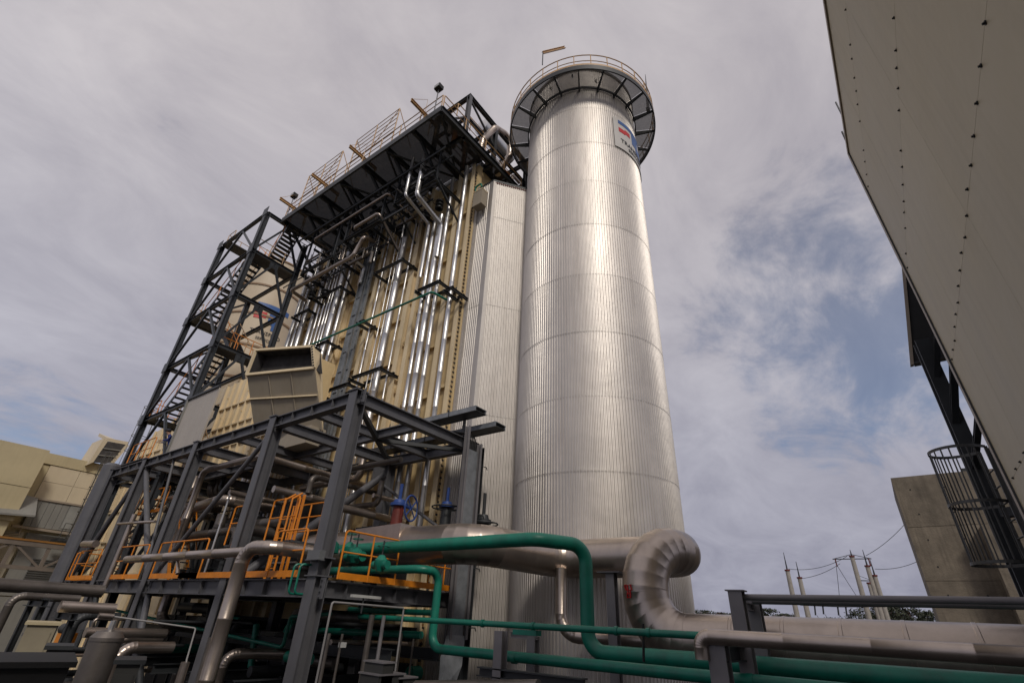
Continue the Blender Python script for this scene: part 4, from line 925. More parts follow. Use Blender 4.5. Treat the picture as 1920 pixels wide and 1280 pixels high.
# ================================================================== GREEN PIPES
XG = 9.4; rg = .148
g1 = P(1003, 1010, x=XG); XD = 10.45; g2 = P(1098, 1040, x=XD); g3 = P(1103, 1222, x=XD)
pipe('cooling_pipe', 'thick green pipe arching past the orange rail and dropping before the stack', [(XG, 14.2, g1.z), (XG, g1.y, g1.z), (XD, g2.y, g1.z-.02), (XD, g2.y, g3.z), (XD, -3.2, g3.z+.02)], rg, GREEN, .38, seg=20, step=30, bead=False, n=8)
x2 = 9.2; h1 = P(790, 1066, x=x2); h2 = P(822, 1090, x=9.75); h3 = P(812, 1215, x=9.75)
h4 = P(1300, 1243, x=9.0)
pipe('cooling_pipe', 'second green pipe turning down in a step right of the orange railing', [(x2, 14.0, h1.z), (x2, h1.y, h1.z), (9.75, h2.y, h1.z-.02), (9.75, h2.y, h3.z), (9.75, -3.0, h3.z-.03)], .098, GREEN, .3, seg=16, step=30, bead=False, n=8)
i1 = P(835, 1164, x=9.3); i2 = P(1312, 1188, x=9.3)
pipe('cooling_pipe', 'slim green pipe running level above the two thick lower green pipes', [(9.3, i1.y+3, i1.z), (9.3, i2.y, i1.z-.0)], .058, GREEN, .2, seg=12, step=30, bead=False)
for px in (905, 1000, 1155, 1215):
    q = P(px, 1170, x=9.3); MB().tube([(9.3, q.y-.03, i1.z), (9.3, q.y+.03, i1.z)], .075, 12).build('pipe_clamp', GREEN, bpy.data.objects['cooling_pipe.002'])
q = P(988, 1180, x=9.3); MB().box((9.2, q.y-.28, i1.z-.16), (9.4, q.y+.28, i1.z-.07)).build('support_shoe', GREEN, bpy.data.objects['cooling_pipe.002'], smooth=False)
for px, o_, x_, z_ in ((965, 'cooling_pipe.001', 9.75, h3.z-.02), (1400, 'cooling_pipe.001', 9.75, h3.z-.02), (1400, 'cooling_pipe', XD, g3.z)):
    q = P(px, 1230, x=x_); MB().tube([(x_, q.y-.05, z_), (x_, q.y+.05, z_)], .15 if o_ == 'cooling_pipe' else .11, 14).build('flange', GREEN, bpy.data.objects[o_])
pipe('hanger_rod', 'thin black rod hanging beside the loop down to the thick green pipe', [P(1206, 1168, x=9.6), P(1207, 1240, x=9.6)], .022, BLACK, step=9, bead=False, cat='rod')
# H shaped supports under the green pipes
def hframe(label, px, pyt, x, w, m_=RAILG, bm=.2, depth=1.5):
    q = P(px, pyt, x=x); t = thing('pipe_support', label, 'support', (x, q.y, 0), 'steel supports under the green pipes')
    MB().ibeam((x, q.y, 0), (x, q.y, q.z), bm, bm, up=(1, 0, 0)).build('post', m_, t, smooth=False)
    return t, q
t, q = hframe('grey post at the left end of the green pipe support beam', 940, 1182, 9.2, .2)
MB().ibeam((9.2, q.y+.5, P(940, 1262, x=9.2).z), (9.2, q.y-1.9, P(940, 1262, x=9.2).z), .2, .16).build('beam', DSTEEL, t, smooth=False)
t, q = hframe('shorter grey bracket post just left of the green pipe drop', 1000, 1192, 10.2, .2)
MB().ibeam((10.2, q.y+.6, q.z+.0), (10.2, q.y-.1, q.z), .12, .12).build('arm', RAILG, t, smooth=False)
t, q = hframe('near grey H post carrying the small silver pipe and green pipes', 1345, 1204, 8.85, .2, RAILG, .26)
MB().box((8.65, q.y-.2, q.z), (9.05, q.y+.2, q.z+.03)).build('cap_plate', RAILG, t, smooth=False)
MB().ibeam((8.9, q.y, q.z-.14), (10.1, q.y-.1, q.z-.14), .2, .22).build('arm', DSTEEL, t, smooth=False)
MB().box((9.1, q.y-.55, q.z-.02), (9.3, q.y-.35, q.z+.1)).build('green_shoe', GREEN, t, smooth=False)
# small silver pipe starting at the post
s1 = P(1312, 1192, x=8.7); s2_ = P(1900, 1210, x=8.7)
pipe('branch_pipe', 'small silver pipe with a short downward elbow running out to the right', [(8.7, s1.y, s1.z-.30), (8.7, s1.y, s1.z), (8.7, -3.5, s1.z-.03)], .105, PIPEALU, .16, step=.9, seg=16)
# grey twin handrail-like pipes and their posts
r1 = P(1385, 1119, x=10.0)
tw2 = 'pair of level grey pipes right of the stack'
pipe('grey_pipe', 'front pipe of the level grey pair crossing the sky right of the stack', [(9.95, r1.y, r1.z), (9.95, -5, r1.z)], .05, RAILG, step=60, bead=False, group=tw2)
pipe('grey_pipe', 'rear pipe of the level grey pair crossing the sky right of the stack', [(10.5, r1.y-.1, r1.z-.02), (10.5, -5, r1.z-.02)], .06, RAILG, step=60, bead=False, group=tw2)
for i, (px, x_, py) in enumerate(((1380, 9.85, 1108), (1412, 10.9, 1124))):
    q = P(px, py, x=x_); t = thing('rail_post', ['near grey H post at the start of the level grey pair', 'rear grey H post behind the first one under the grey pair'][i], 'post', (x_, q.y, 0)); 
    MB().ibeam((x_, q.y, 0), (x_, q.y, q.z), .22, .24, up=(1, 0, 0)).build('post', RAILG, t, smooth=False); MB().box((x_-.14, q.y-.15, q.z), (x_+.14, q.y+.15, q.z+.02)).build('cap_plate', RAILG, t, smooth=False)
MB().ibeam((9.9, r1.y, r1.z-.12), (10.9, r1.y, r1.z-.12), .1, .12).build('arm', RAILG, bpy.data.objects['rail_post'], smooth=False)
# ================================================================== VALVES
def gate_valve(label, x, y, z0, hz, body=REDOX, yoke=BLUE, wheel='side', wr=.37):
    t = thing('gate_valve', label, 'valve', (x, y, z0)); c = Vector((x, y, z0))
    MB().tube([c, c+Vector((0, 0, .1)), c+Vector((0, 0, .12)), c+Vector((0, 0, hz*.5))], .2, 16, radii=[.24, .24, .18, .16]).build('valve_body', body, t)
    for s_ in (-1, 1): MB().bar(c+Vector((.0, s_*.16, hz*.05)), c+Vector((0, s_*.15, hz*.52)), .1, .08, up=(0, 1, 0)).build('yoke', body, t)
    MB().tube([c+Vector((0, 0, hz*.5)), c+Vector((0, 0, hz*.56)), c+Vector((0, 0, hz*.57)), c+Vector((0, 0, hz*.64))], .25, 16, radii=[.27, .27, .2, .16]).build('gearbox', yoke, t)
    MB().tube([c+Vector((0, 0, hz*.6)), c+Vector((0, 0, hz))], .055, 10).build('stem_cover', yoke, t)
    if wheel == 'side':
        ax = Vector((.28, -.96, 0)).normalized(); wc = c+ax*.45+Vector((0, 0, hz*.45)); s_, u_ = perp(ax)
        MB().tube([wc+(s_*math.cos(a)+u_*math.sin(a))*wr for a in [2*PI*k/28 for k in range(29)]], .028, 8, False).build('handwheel', yoke, t)
        mb = MB()
        for k in range(4): a = PI/4+k*PI/2; mb.tube([wc, wc+(s_*math.cos(a)+u_*math.sin(a))*wr], .02, 6)
        mb.tube([wc, c+Vector((0, 0, hz*.55))], .05, 8).build('wheel_spokes', yoke, t)
    else:
        wc = c+Vector((0, 0, hz*.5)); MB().tube([wc+Vector((wr*math.cos(a), wr*math.sin(a), 0)) for a in [2*PI*k/24 for k in range(25)]], .025, 8, False).build('handwheel', DSTEEL, t)
        mb = MB(); [mb.tube([wc, wc+Vector((wr*math.cos(a), wr*math.sin(a), 0))], .018, 6) for a in (0, PI/2, PI, 3*PI/2)]; mb.build('wheel_spokes', DSTEEL, t)
    return t
gate_valve('red bodied valve with a blue upright handwheel on the big silver pipe', XA, P(742, 985, x=XA).y, P(742, 992, x=XA).z, 1.35)
gate_valve('blue stemmed valve with a flat dark handwheel before the aluminium duct', 12.6, P(835, 975, x=12.6).y, P(835, 990, x=12.6).z, 1.35, DSTEEL, BLUE, 'top', .5)
gate_valve('flat handwheel valve half hidden behind the broad vertical cable tray', 13.2, P(906, 975, x=13.2).y, 6.8, 2.0, DSTEEL, DSTEEL, 'top', .5)
bx_ = thing('valve_box', 'boxy silver insulation jacket on the big pipe under the red valve', 'box', (XA, 10.6, zA))
MB().prism([(XA-.5, P(690, 1000, x=XA).y, zA+.1), (XA-.5, P(690, 1000, x=XA).y, zA+.5), (XA-.5, P(775, 990, x=XA).y, zA+.56), (XA-.5, P(775, 990, x=XA).y, zA+.1)], (.9, 0, 0)).build('jacket', PIPEALU, bx_, smooth=False)
# chain hoists
for i, (px0, py0, px1, py1) in enumerate(((803, 860, 790, 990), (790, 865, 781, 985))):
    a = P(px0, py0, y=11.3); b = P(px1, py1, y=11.3); pipe('lifting_chain', ['right thin chain hanging from the rack beam near the blue wheel', 'left thin chain hanging from the rack beam near the blue wheel'][i], [a, b], .01, DSTEEL, step=50, bead=False, cat='chain', seg=5)
# green valves cluster beside the corner column
for i, (px, py, r_) in enumerate(((667, 1035, .2), (715, 1050, .16), (655, 1025, .15))):
    c = P(px, py, x=8.6); t = thing('green_valve', ['green valve with black handwheel right of the near column', 'small green valve behind the orange rail, right of near column', 'green domed valve actuator left of the thick green pipe end'][i], 'valve', c)
    MB().tube([c-Vector((0, 0, .25)), c-Vector((0, 0, .1)), c, c+Vector((0, 0, .12))], r_, 14, radii=[r_*.5, r_, r_, r_*.4]).build('valve_body', GREEN, t)
    MB().tube([c-Vector((0, r_*1.6, .1)), c+Vector((0, r_*1.6, -.1))], r_*.6, 12).build('flange', GREEN, t)
    MB().tube([c+Vector((0, 0, .1)), c+Vector((0, 0, .45))], .02, 6).build('stem', DSTEEL, t)
    MB().lathe(c+Vector((0, 0, .32)), [(.13, -.012), (.16, 0), (.13, .012), (.12, 0), (.13, -.012)], 14).build('handwheel', GREEN, t)
dm = P(622, 1020, x=8.1); t = thing('green_actuator', 'round green actuator dome behind the grey junction panel', 'valve', dm)
MB().lathe(dm-Vector((0, 0, .1)), [(.0, .2), (.1, .19), (.18, .12), (.2, 0), (.2, -.1), (0, -.12)], 18).build('dome', GREEN, t)
jb = P(590, 1040, x=7.35); t = thing('panel_box', 'small flat grey junction box on the near column above the orange toe board', 'box', jb)
MB().box(jb+Vector((-.08, -.30, -.1)), jb+Vector((.08, .18, .1))).build('box_body', mat('pale_grey_box', (.15, .155, .16), .5), t, smooth=False); MB().box(jb+Vector((-.1, -.3, -.12)), jb+Vector((.1, .2, -.1))).build('mount_plate', STEEL, t, smooth=False)
for i, px in enumerate((545, 556)):
    a = P(px+8, 1058, x=7.2); b = P(px-6, 1112, x=7.2)
    pipe('drain_pipe', ['left thin green drain pipe falling past the deck beam', 'right thin green drain pipe falling past the deck beam'][i], [a+Vector((.6, -.2, .02)), a+Vector((0, 0, .02)), Vector((a.x, a.y, b.z)), Vector((a.x+.6, a.y, b.z))], .025, GREEN, .1, step=9, bead=False, seg=8)
# ================================================================== LEFT FRONT SILVER PIPES
v = P(422, 1160, x=6.7); vt = P(455, 1026, x=6.7)
pipe('silver_riser', 'thick dull silver riser elbowing into the rack left of the near column', [(6.7, v.y, 0), (6.7, v.y, vt.z), (6.9, v.y-.75, vt.z), (9.0, v.y-1.2, vt.z)], .165, PIPEALU, .42, step=1.05, seg=24, n=6)
h_a = P(243, 1035, x=6.7)
pipe('silver_header', 'level silver pipe with capped end joining the thick riser', [(6.7, h_a.y, vt.z-.10), (6.7, v.y, vt.z-.10)], .115, PIPEALU, .3, step=1.4, seg=18)
pipe('silver_nozzle', 'small capped silver nozzle standing on a bracket under the level silver pipe', [P(333, 1075, x=6.8), P(334, 1050, x=6.8)], .05, PIPEALU, step=3, bead=False)
# ================================================================== PIPES INSIDE THE RACK
def ip(label, pts, r, m_=PIPEALU, rad=None, group=None): return pipe('rack_pipe', label, pts, r, m_, rad or r*2.6, group, seg=12, step=1.3)
a = P(382, 882, x=8.2); b = P(492, 850, x=8.2)
ip('upper silver pipe bending down at the left and crossing under the roof beams', [Vector((8.2, a.y, 6.3)), Vector((8.2, a.y, a.z)), Vector((8.2, b.y, a.z)), Vector((12.6, b.y-.1, a.z-.05))], .115)
b = P(513, 916, x=8.6); ip('fat brown silver pipe level with the orange rail tops inside the rack', [(8.6, b.y, b.z), (12.9, b.y, b.z)], .12)
b = P(430, 922, x=8.8); ip('long pale pipe crossing behind the orange gate posts', [(8.8, b.y, b.z), (12.9, b.y, b.z)], .10)
b = P(700, 928, x=11.2); ip('short silver pipe end beside the tubular brace top', [(11.2, b.y, b.z), (13.1, b.y, b.z)], .08)
b = P(655, 955, x=10.6); ip('fat brown pipe just above the big steam pipe at the near bay', [(10.2, b.y, b.z), (13.1, b.y, b.z)], .13)
ip('left bay silver pipe with down elbow beside the third column', [(9.4, 24.4, 5.9), (9.4, 24.4, 8.6), (9.4, 21.6, 8.8), (11.6, 21.2, 8.8)], .20)
ip('short thick silver pipe in the left bay next to the ship stair', [(10.2, 27.3, 6), (10.2, 27.3, 9.3), (11.9, 27.2, 9.3)], .24)
ip('slender silver pipe leaning past the second column', [(7.9, 17.7, 5.8), (7.9, 17.7, 8.3)], .035, SILVER)
ip('galvanised pipe crossing the left bay in front of the columns', [(7.25, 25.0, 7.7), (7.25, 21.3, 7.55)], .05)
ip('slim vertical silver pipe beside the third column', [(7.35, 23.9, 5.4), (7.35, 23.9, 8.0)], .09)
ip('capped pipe stub left of the big grey vertical duct pipe', [(7.2, 27.9, 7.05), (7.2, 26.4, 7.0)], .14)
rp = random.Random(11)
for i in range(46):
    x = rp.uniform(9.2, 12.3); z_ = rp.choice((6.3, 6.7, 7.1, 7.5, 7.9, 8.4, 8.8, 9.2, 9.6)); y = rp.uniform(12.3, 27.5); ln = rp.uniform(1.5, 5); r_ = rp.choice((.04, .06, .08, .1, .14, .2))
    m_ = rp.choice((PIPEDULL, PIPEALU, DSTEEL, PIPEDULL, PIPEDULL))
    if rp.random() < .6: pts = [(x, y, z_), (x, min(y+ln, 29), z_)]
    else: pts = [(x, y, z_), (min(x+ln, 12.9), y, z_)]
    if rp.random() < .5: q = pts[0]; pts = [(q[0], q[1], q[2]+rp.choice((-1.0, -.6, .8)))]+pts
    bay = 'near' if y < 15.4 else 'second' if y < 20.8 else 'third' if y < 25.7 else 'far'
    lab = '%s %s pipe %s the rack in the %s bay, %s' % ('thin' if r_ < .07 else 'medium' if r_ < .12 else 'fat', {DSTEEL: 'dark grey', PIPEALU: 'silver', PIPEDULL: 'dull brown'}[m_], 'along' if abs(pts[-1][1]-pts[-2][1]) > .01 else 'across', bay, 'just above the deck' if z_ < 7.2 else 'at middle height' if z_ < 8.6 else 'close under the top beams')
    ip(lab, pts, r_, m_, r_*2, 'tangled pipes inside the rack')
for i in range(14):
    x = rp.uniform(9.4, 12); y = rp.uniform(12.5, 27); z_ = ZDK
    t = thing('rack_valve', 'dark flanged valve standing in the tangle inside the rack', 'valve', (x, y, z_), 'valves inside the rack')
    h_ = rp.uniform(.5, 1.2); r_ = rp.uniform(.08, .16)
    MB().tube([(x, y, z_), (x, y, z_+h_)], r_*.6, 10).build('valve_body', rp.choice((PIPEDULL, DSTEEL, REDOX)), t)
    MB().tube([(x, y, z_+h_*.5), (x, y, z_+h_*.56)], r_*1.3, 12).build('flange', DSTEEL, t)
    MB().lathe((x, y, z_+h_), [(r_*1.6, -.012), (r_*1.8, 0), (r_*1.6, .012), (r_*1.5, 0), (r_*1.6, -.012)], 12).build('handwheel', DSTEEL, t)
# black ribbed filler boxes that close the rack interior
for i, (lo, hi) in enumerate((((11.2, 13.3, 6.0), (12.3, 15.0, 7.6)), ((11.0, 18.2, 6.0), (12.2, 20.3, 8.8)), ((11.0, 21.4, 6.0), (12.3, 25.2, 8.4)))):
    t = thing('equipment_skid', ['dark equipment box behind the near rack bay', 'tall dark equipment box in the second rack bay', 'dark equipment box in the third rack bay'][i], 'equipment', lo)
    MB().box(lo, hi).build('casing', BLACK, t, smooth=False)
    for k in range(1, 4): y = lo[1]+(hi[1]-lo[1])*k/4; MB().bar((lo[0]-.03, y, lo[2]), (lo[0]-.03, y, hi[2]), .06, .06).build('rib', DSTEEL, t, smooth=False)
# ================================================================== BELOW THE DECK
def lowpipe(label, pts, r, m_, group=None, bead=True, name='lower_pipe'): return pipe(name, label, pts, r, m_, r*2.4, group, seg=12, step=1.2, bead=bead)
fa = P(624, 1129, x=7.9); fb = P(758, 1141, y=9.9)
y_f = 9.9
a = P(623, 1128, y=y_f); b = P(757, 1140, y=y_f)
lowpipe('thin pale conduit making a tall portal right of the near column', [(a.x, y_f, 0), (a.x, y_f, a.z), (b.x, y_f, a.z-.02), (b.x, y_f, 0)], .022, mat('pale_conduit', (.26, .25, .245), .5, .1), bead=False, name='conduit')
a2 = P(660, 1116, y=10.6); b2 = P(712, 1118, y=10.6)
lt = thing('tube_light', 'unlit white tube lamp under the deck beam edge', 'lamp', a2); MB().bar(a2, Vector((b2.x, 10.6, a2.z)), .12, .06).build('lamp_housing', mat('lamp_white', (.5, .5, .48), .5), lt, smooth=False); MB().tube([Vector((a2.x+.35, 10.6, a2.z)), Vector((a2.x+.35, 10.6, a2.z-.35))], .02, 6).build('stem', DSTEEL, lt)
pl = [('right pale post below the deck near the conduit portal', 713, 10.4, .045), ('middle tall post below the deck', 690, 10.8, .07), ('slim post below the deck with a small box', 640, 10.6, .03), ('left slim post below the deck right of the near column', 615, 10.7, .04),
      ('rear slim post below the deck near the green step pipe', 775, 11.6, .03), ('rear slim post second from the green step pipe', 752, 11.6, .025)]
for lab, px, y, r_ in pl: q = P(px, 1200, y=y); lowpipe(lab, [(q.x, y, 0), (q.x, y, 5.0 if r_ > .04 else 4.6)], r_, PIPEDULL if r_ != .045 else RAILG, bead=False, name='post')
bq = P(642, 1208, y=10.6); t = thing('small_box', 'little pale junction box on a post below the deck', 'box', bq); MB().box(bq-Vector((.07, .05, .05)), bq+Vector((.07, .05, .05))).build('box_body', mat('lamp_white', (.5, .5, .48)), t)
# green lower lines
ga_ = P(8, 1060, x=9)
yy = 12.5
lowpipe('thin green pipe below the deck crossing to the left of the near column', [P(210, 1142, x=9.2), P(530, 1213, x=9.2) , P(545, 1155, x=9.2), P(620, 1150, x=9.2)], .05, GREEN, bead=False)
lowpipe('green header under the deck right of the near column', [P(655, 1142, x=10.6), P(810, 1148, x=10.6)], .07, GREEN, bead=False)
lowpipe('dark green lower header behind the posts', [P(560, 1180, x=11), P(790, 1190, x=11)], .09, GREEN, bead=False)
lowpipe('vertical green pipe under the deck left of the near column', [P(481, 1170, x=10.2), P(470, 1250, x=10.2)], .10, GREEN, bead=False)
lowpipe('brown silver pipe on the low racks behind the posts', [P(620, 1203, y=13.5), P(820, 1208, y=13.5)], .07, PIPEALU)
lowpipe('bent silver pipe low behind the thick riser', [(8.0, P(420, 1240, x=8).y, 0), (8.0, P(420, 1240, x=8).y, P(430, 1225, x=8).z), (10.0, P(420, 1240, x=8).y-.6, P(430, 1225, x=8).z)], .13, PIPEALU)
lowpipe('thick pipe stub right of the left brace with elbow below deck', [(8.8, P(318, 1110, x=8.8).y, 5.3), (8.8, P(318, 1110, x=8.8).y, 4.4), (10.8, P(318, 1110, x=8.8).y-.3, 4.2)], .17, PIPEALU)
lowpipe('leaning slim silver pipe beside the thick riser', [P(420, 1130, x=7.0), P(372, 1280, x=7.0)+Vector((0, 0, -.5))], .045, RAILG, bead=False)
rp = random.Random(21)
for i in range(38):
    x = rp.uniform(9.0, 13); y = rp.uniform(11.6, 27); z_ = rp.uniform(1.2, 5.0); r_ = rp.choice((.04, .06, .09, .14, .2)); ln = rp.uniform(1, 4)
    kd = rp.randrange(3); pts = ([(x, y, z_), (x, y+ln, z_)], [(x, y, z_), (min(x+ln, 13.2), y, z_)], [(x, y, 0), (x, y, z_), (min(13.2, x+.8), y, z_)])[kd]
    m_ = rp.choice((PIPEDULL, DSTEEL, PIPEDULL, DSTEEL, GREEN)); bay = 'near' if y < 15.4 else 'second' if y < 20.8 else 'third' if y < 25.7 else 'far'
    lab = '%s %s %s pipe under the deck, %s bay, %s' % ('thin' if r_ < .07 else 'medium' if r_ < .12 else 'fat', {DSTEEL: 'dark grey', GREEN: 'green', PIPEDULL: 'dull brown'}[m_], ('lengthwise', 'crosswise', 'upright bent')[kd], bay, 'low down' if z_ < 2.6 else 'half way up' if z_ < 3.9 else 'close below it')
    lowpipe(lab, pts, r_, m_, 'pipes beneath the rack deck')
for i in range(7):      # low dark beams carrying them
    y = 11.8+i*2.4
    MB().ibeam((7.9, y, 3.3), (12.5, y, 3.3), .2, .25).build('low_beam', DSTEEL, rk, smooth=False)
for x in (10.3, 12.1): MB().ibeam((x, 11.3, 4.1), (x, 29, 4.1), .2, .3).build('low_beam', DSTEEL, rk, smooth=False)
MB().box((13.0, 13.5, 4.25), (13.3, 28, 4.7)).build('low_girder', BLACK, rk, smooth=False); MB().box((13.0, 13.5, 3.2), (13.3, 28, 3.7)).build('low_girder', BLACK, rk, smooth=False)  # black girders added to block the pale casing and darken below deck
for i, (lo, hi) in enumerate((((11.9, 13.3, 0), (12.9, 16.6, 3.1)), ((11.5, 17.0, 0), (12.9, 21.5, 4.3)), ((11.2, 22.0, 0), (12.9, 27.5, 4.6)), ((12.0, 11.4, 0), (12.4, 13.0, 2.6)))):  # black boxes added to make the space under the deck read dark
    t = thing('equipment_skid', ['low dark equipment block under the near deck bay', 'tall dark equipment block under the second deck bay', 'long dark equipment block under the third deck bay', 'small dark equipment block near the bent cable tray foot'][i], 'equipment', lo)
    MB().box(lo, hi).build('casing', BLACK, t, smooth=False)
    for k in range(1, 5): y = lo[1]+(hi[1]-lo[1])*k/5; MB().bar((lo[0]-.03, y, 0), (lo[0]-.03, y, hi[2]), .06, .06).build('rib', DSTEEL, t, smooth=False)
# grey steps / cabinets at bottom centre
for i, (px, py, w_) in enumerate(((735, 1262, .7), (765, 1268, .5), (730, 1240, .3))):
    q = P(px, py, y=9.4); t = thing('cabinet', ['grey flat topped cabinet at the lower edge under the conduit portal', 'second flat grey cabinet top beside the portal leg', 'small open frame box behind the grey cabinets'][i], 'cabinet', (q.x, 9.4, 0))
    MB().box((q.x-w_/2, 9.4, .1), (q.x+w_/2, 10.0, q.z-.03)).build('cabinet_body', BOX, t, smooth=False); MB().box((q.x-w_/2-.03, 9.36, q.z-.03), (q.x+w_/2+.03, 10.04, q.z)).build('cabinet_top', RAILG, t, smooth=False)
pipe('base_pipe', 'wide dull pipe running along the bottom edge below the green pipes', [P(780, 1288, x=8.4), P(1010, 1288, x=8.4)], .12, PIPEDULL, step=1.5)
# ================================================================== LOWER LEFT EQUIPMENT
vs_ = P(205, 1185, d=13.6); t = thing('pressure_vessel', 'upright silver vessel with pale domed top at lower left', 'vessel', (vs_.x, vs_.y, 0))
c = Vector((vs_.x, vs_.y, 0)); hz = vs_.z
MB().lathe(c, [(.27, 0), (.27, hz-.12)], 28).build('vessel_shell', PIPEDULL, t); MB().lathe(c, [(.285, hz-.14), (.285, hz-.08), (.21, hz+.02), (.0, hz+.06)], 28).build('vessel_head', PIPEDULL, t)
MB().lathe(c, [(.28, hz-1.0), (.295, hz-1.0), (.295, hz-.96), (.28, hz-.96)], 28).build('band', SILVER, t)
for k in range(14): a = 2*PI*k/14; MB().bar(c+Vector((.275*math.cos(a), .275*math.sin(a), 0)), c+Vector((.275*math.cos(a), .275*math.sin(a), hz-1.0)), .03, .03).build('stave', PIPEDULL, t, smooth=False)
MB().tube([c+Vector((0, 0, hz)), c+Vector((0, 0, hz+.2))], .05, 8).build('nozzle', SILVER, t)
def cab(label, pxa, pya, pxb, pyb, d, dep=.7, m_=BOX, tm=DSTEEL, z0=0):
    a = P(pxa, pya, d=d); b = P(pxb, pyb, d=d); z_ = (a.z+b.z)/2; dd = (b-a); dd.z = 0; n = Vector((-dd.y, dd.x, 0)).normalized()*dep
    if n.dot(a) < 0: n = -n
    t = thing('cabinet', label, 'cabinet', (a.x, a.y, 0)); a.z = b.z = z0
    MB().prism([a, b, b+n, a+n], (0, 0, z_-z0)).build('cabinet_body', m_, t, smooth=False)
    e = dd.normalized()*.05; nn = n.normalized()*.05
    MB().prism([a-e-nn+Vector((0, 0, z_-z0)), b+e-nn+Vector((0, 0, z_-z0)), b+e+n+nn+Vector((0, 0, z_-z0)), a-e+n+nn+Vector((0, 0, z_-z0))], (0, 0, .05)).build('cabinet_roof', tm, t, smooth=False)
    MB().prism([a+dd*.12-nn*.3+Vector((0, 0, .5)), a+dd*.88-nn*.3+Vector((0, 0, .5)), a+dd*.88-nn*.3+Vector((0, 0, z_-z0-.12)), a+dd*.12-nn*.3+Vector((0, 0, z_-z0-.12))], n.normalized()*.01).build('cabinet_door', m_, t, smooth=False)
    return t
cab('cream cabinet with flat roof at the far lower left', 52, 1170, 108, 1172, 15, 1.0, mat('cream_cabinet', (.30, .26, .18), .6), CREAM)
cab('dark cabinet with a sloping lid left of the vessel', 92, 1212, 126, 1222, 10.5, .6)
cab('dark cabinet with pale edged lid in front of the third column foot', 222, 1238, 262, 1250, 9.5, .6)
cab('broad black cabinet filling the bottom left corner', -40, 1245, 128, 1256, 7.5, 1.2, BLACK, BLACK)
a = P(0, 1096, y=17.5); b = P(192, 1110, y=17.5); pipe('ground_pipe', 'upper long brown pipe entering from the left edge', [a-Vector((3, 0, 0)), Vector((b.x, b.y, a.z))], .15, PIPEDULL, step=2)
pipe('ground_pipe', 'shorter brown pipe below the long one at the left edge', [Vector((P(26, 1116, y=16.5).x, 16.5, 0)), P(26, 1116, y=16.5), Vector((P(150, 1120, y=16.5).x, 16.5, P(26, 1116, y=16.5).z))], .085, PIPEDULL, .2, step=2)
pipe('ground_pipe', 'capped silver brown pipe left of the third column foot', [P(112, 1136, y=15.2), P(215, 1141, y=15.2)], .115, PIPEALU, .2, step=2)
pipe('ground_pipe', 'short pale capped pipe just below the capped brown pipe', [P(185, 1153, y=14.2), P(212, 1155, y=14.2)], .055, PIPEALU, .2, step=2)
pipe('conduit', 'thin pale conduit stepping down to the slim standpipe at lower left', [P(212, 1155, y=14.2), P(367, 1177, x=6.2), P(350, 1236, x=6.0), P(349, 1244, x=6.0)], .018, mat('pale_conduit', (.26, .25, .245)), .05, step=60, bead=False)
q = P(348, 1240, x=6.0); pipe('standpipe', 'short fat silver standpipe at the end of the pale conduit', [(6.0, q.y, 0), (6.0, q.y, q.z)], .085, PIPEALU, step=3, bead=False)
q = P(380, 1195, x=6.6); pipe('standpipe', 'slim silver standpipe between pale conduit and thick riser', [(6.9, q.y+.2, 0), (6.9, q.y+.2, q.z)], .06, PIPEDULL, step=3, bead=False)
for i, (px, py) in enumerate(((75, 1120), (128, 1145))):
    q = P(px, py, y=16.9); t = thing('pipe_support', ['left dark stand under the brown pipes at the left edge', 'right dark stand under the brown pipes at the left edge'][i], 'support', (q.x, q.y, 0))
    for s_ in (-.5, .5): MB().ibeam((q.x, q.y+s_, 0), (q.x, q.y+s_, q.z), .12, .12, up=(1, 0, 0)).build('post', DSTEEL, t, smooth=False)
    MB().ibeam((q.x, q.y-.8, q.z-.1), (q.x, q.y+.8, q.z-.1), .16, .16).build('beam', DSTEEL, t, smooth=False)
# yellow hoist machine seen in the lower left bay
q = P(128, 1185, x=6.6); t = thing('hoist', 'orange painted hoist between the left column feet', 'machine', q)
MB().box(q+Vector((-.2, -.3, -.3)), q+Vector((.2, .3, 0))).build('frame', ORANGE, t); MB().tube([q+Vector((-.1, -.25, .1)), q+Vector((-.1, .25, .1))], .16, 14).build('motor', DSTEEL, t); MB().tube([q+Vector((0, 0, 0)), q+Vector((0, .1, .5))], .07, 8).build('arm', ORANGE, t)
rl = random.Random(33)
for i in range(44):
    y = rl.uniform(13.5, 24); x = rl.uniform(4.6, 7.2)*y/20+.8; z_ = rl.uniform(1.5, 4.6); r_ = rl.choice((.04, .06, .09, .13)); m_ = rl.choice((PIPEDULL, DSTEEL, DSTEEL, PIPEALU)); kd = rl.randrange(3)
    pts = ([(x, y, z_), (x+rl.uniform(.8, 2.5), y, z_)], [(x, y, 0), (x, y, z_)], [(x, y, z_-.8), (x, y, z_), (x+1.2, y, z_)])[kd]
    pipe('yard_pipe', '%s %s %s pipe at lower left outside the rack, %s' % ('thin' if r_ < .07 else 'thick', {'pipe_cladding': 'silver', 'dull_pipe_cladding': 'dull', 'dark_steel_paint': 'dark'}[m_.name], ('level', 'upright', 'elbowed')[kd], 'close by' if y < 17 else 'farther back' if y < 20.5 else 'deepest'), pts, r_, m_, r_*2.5, 'pipes at the lower left outside the rack', step=1.5)
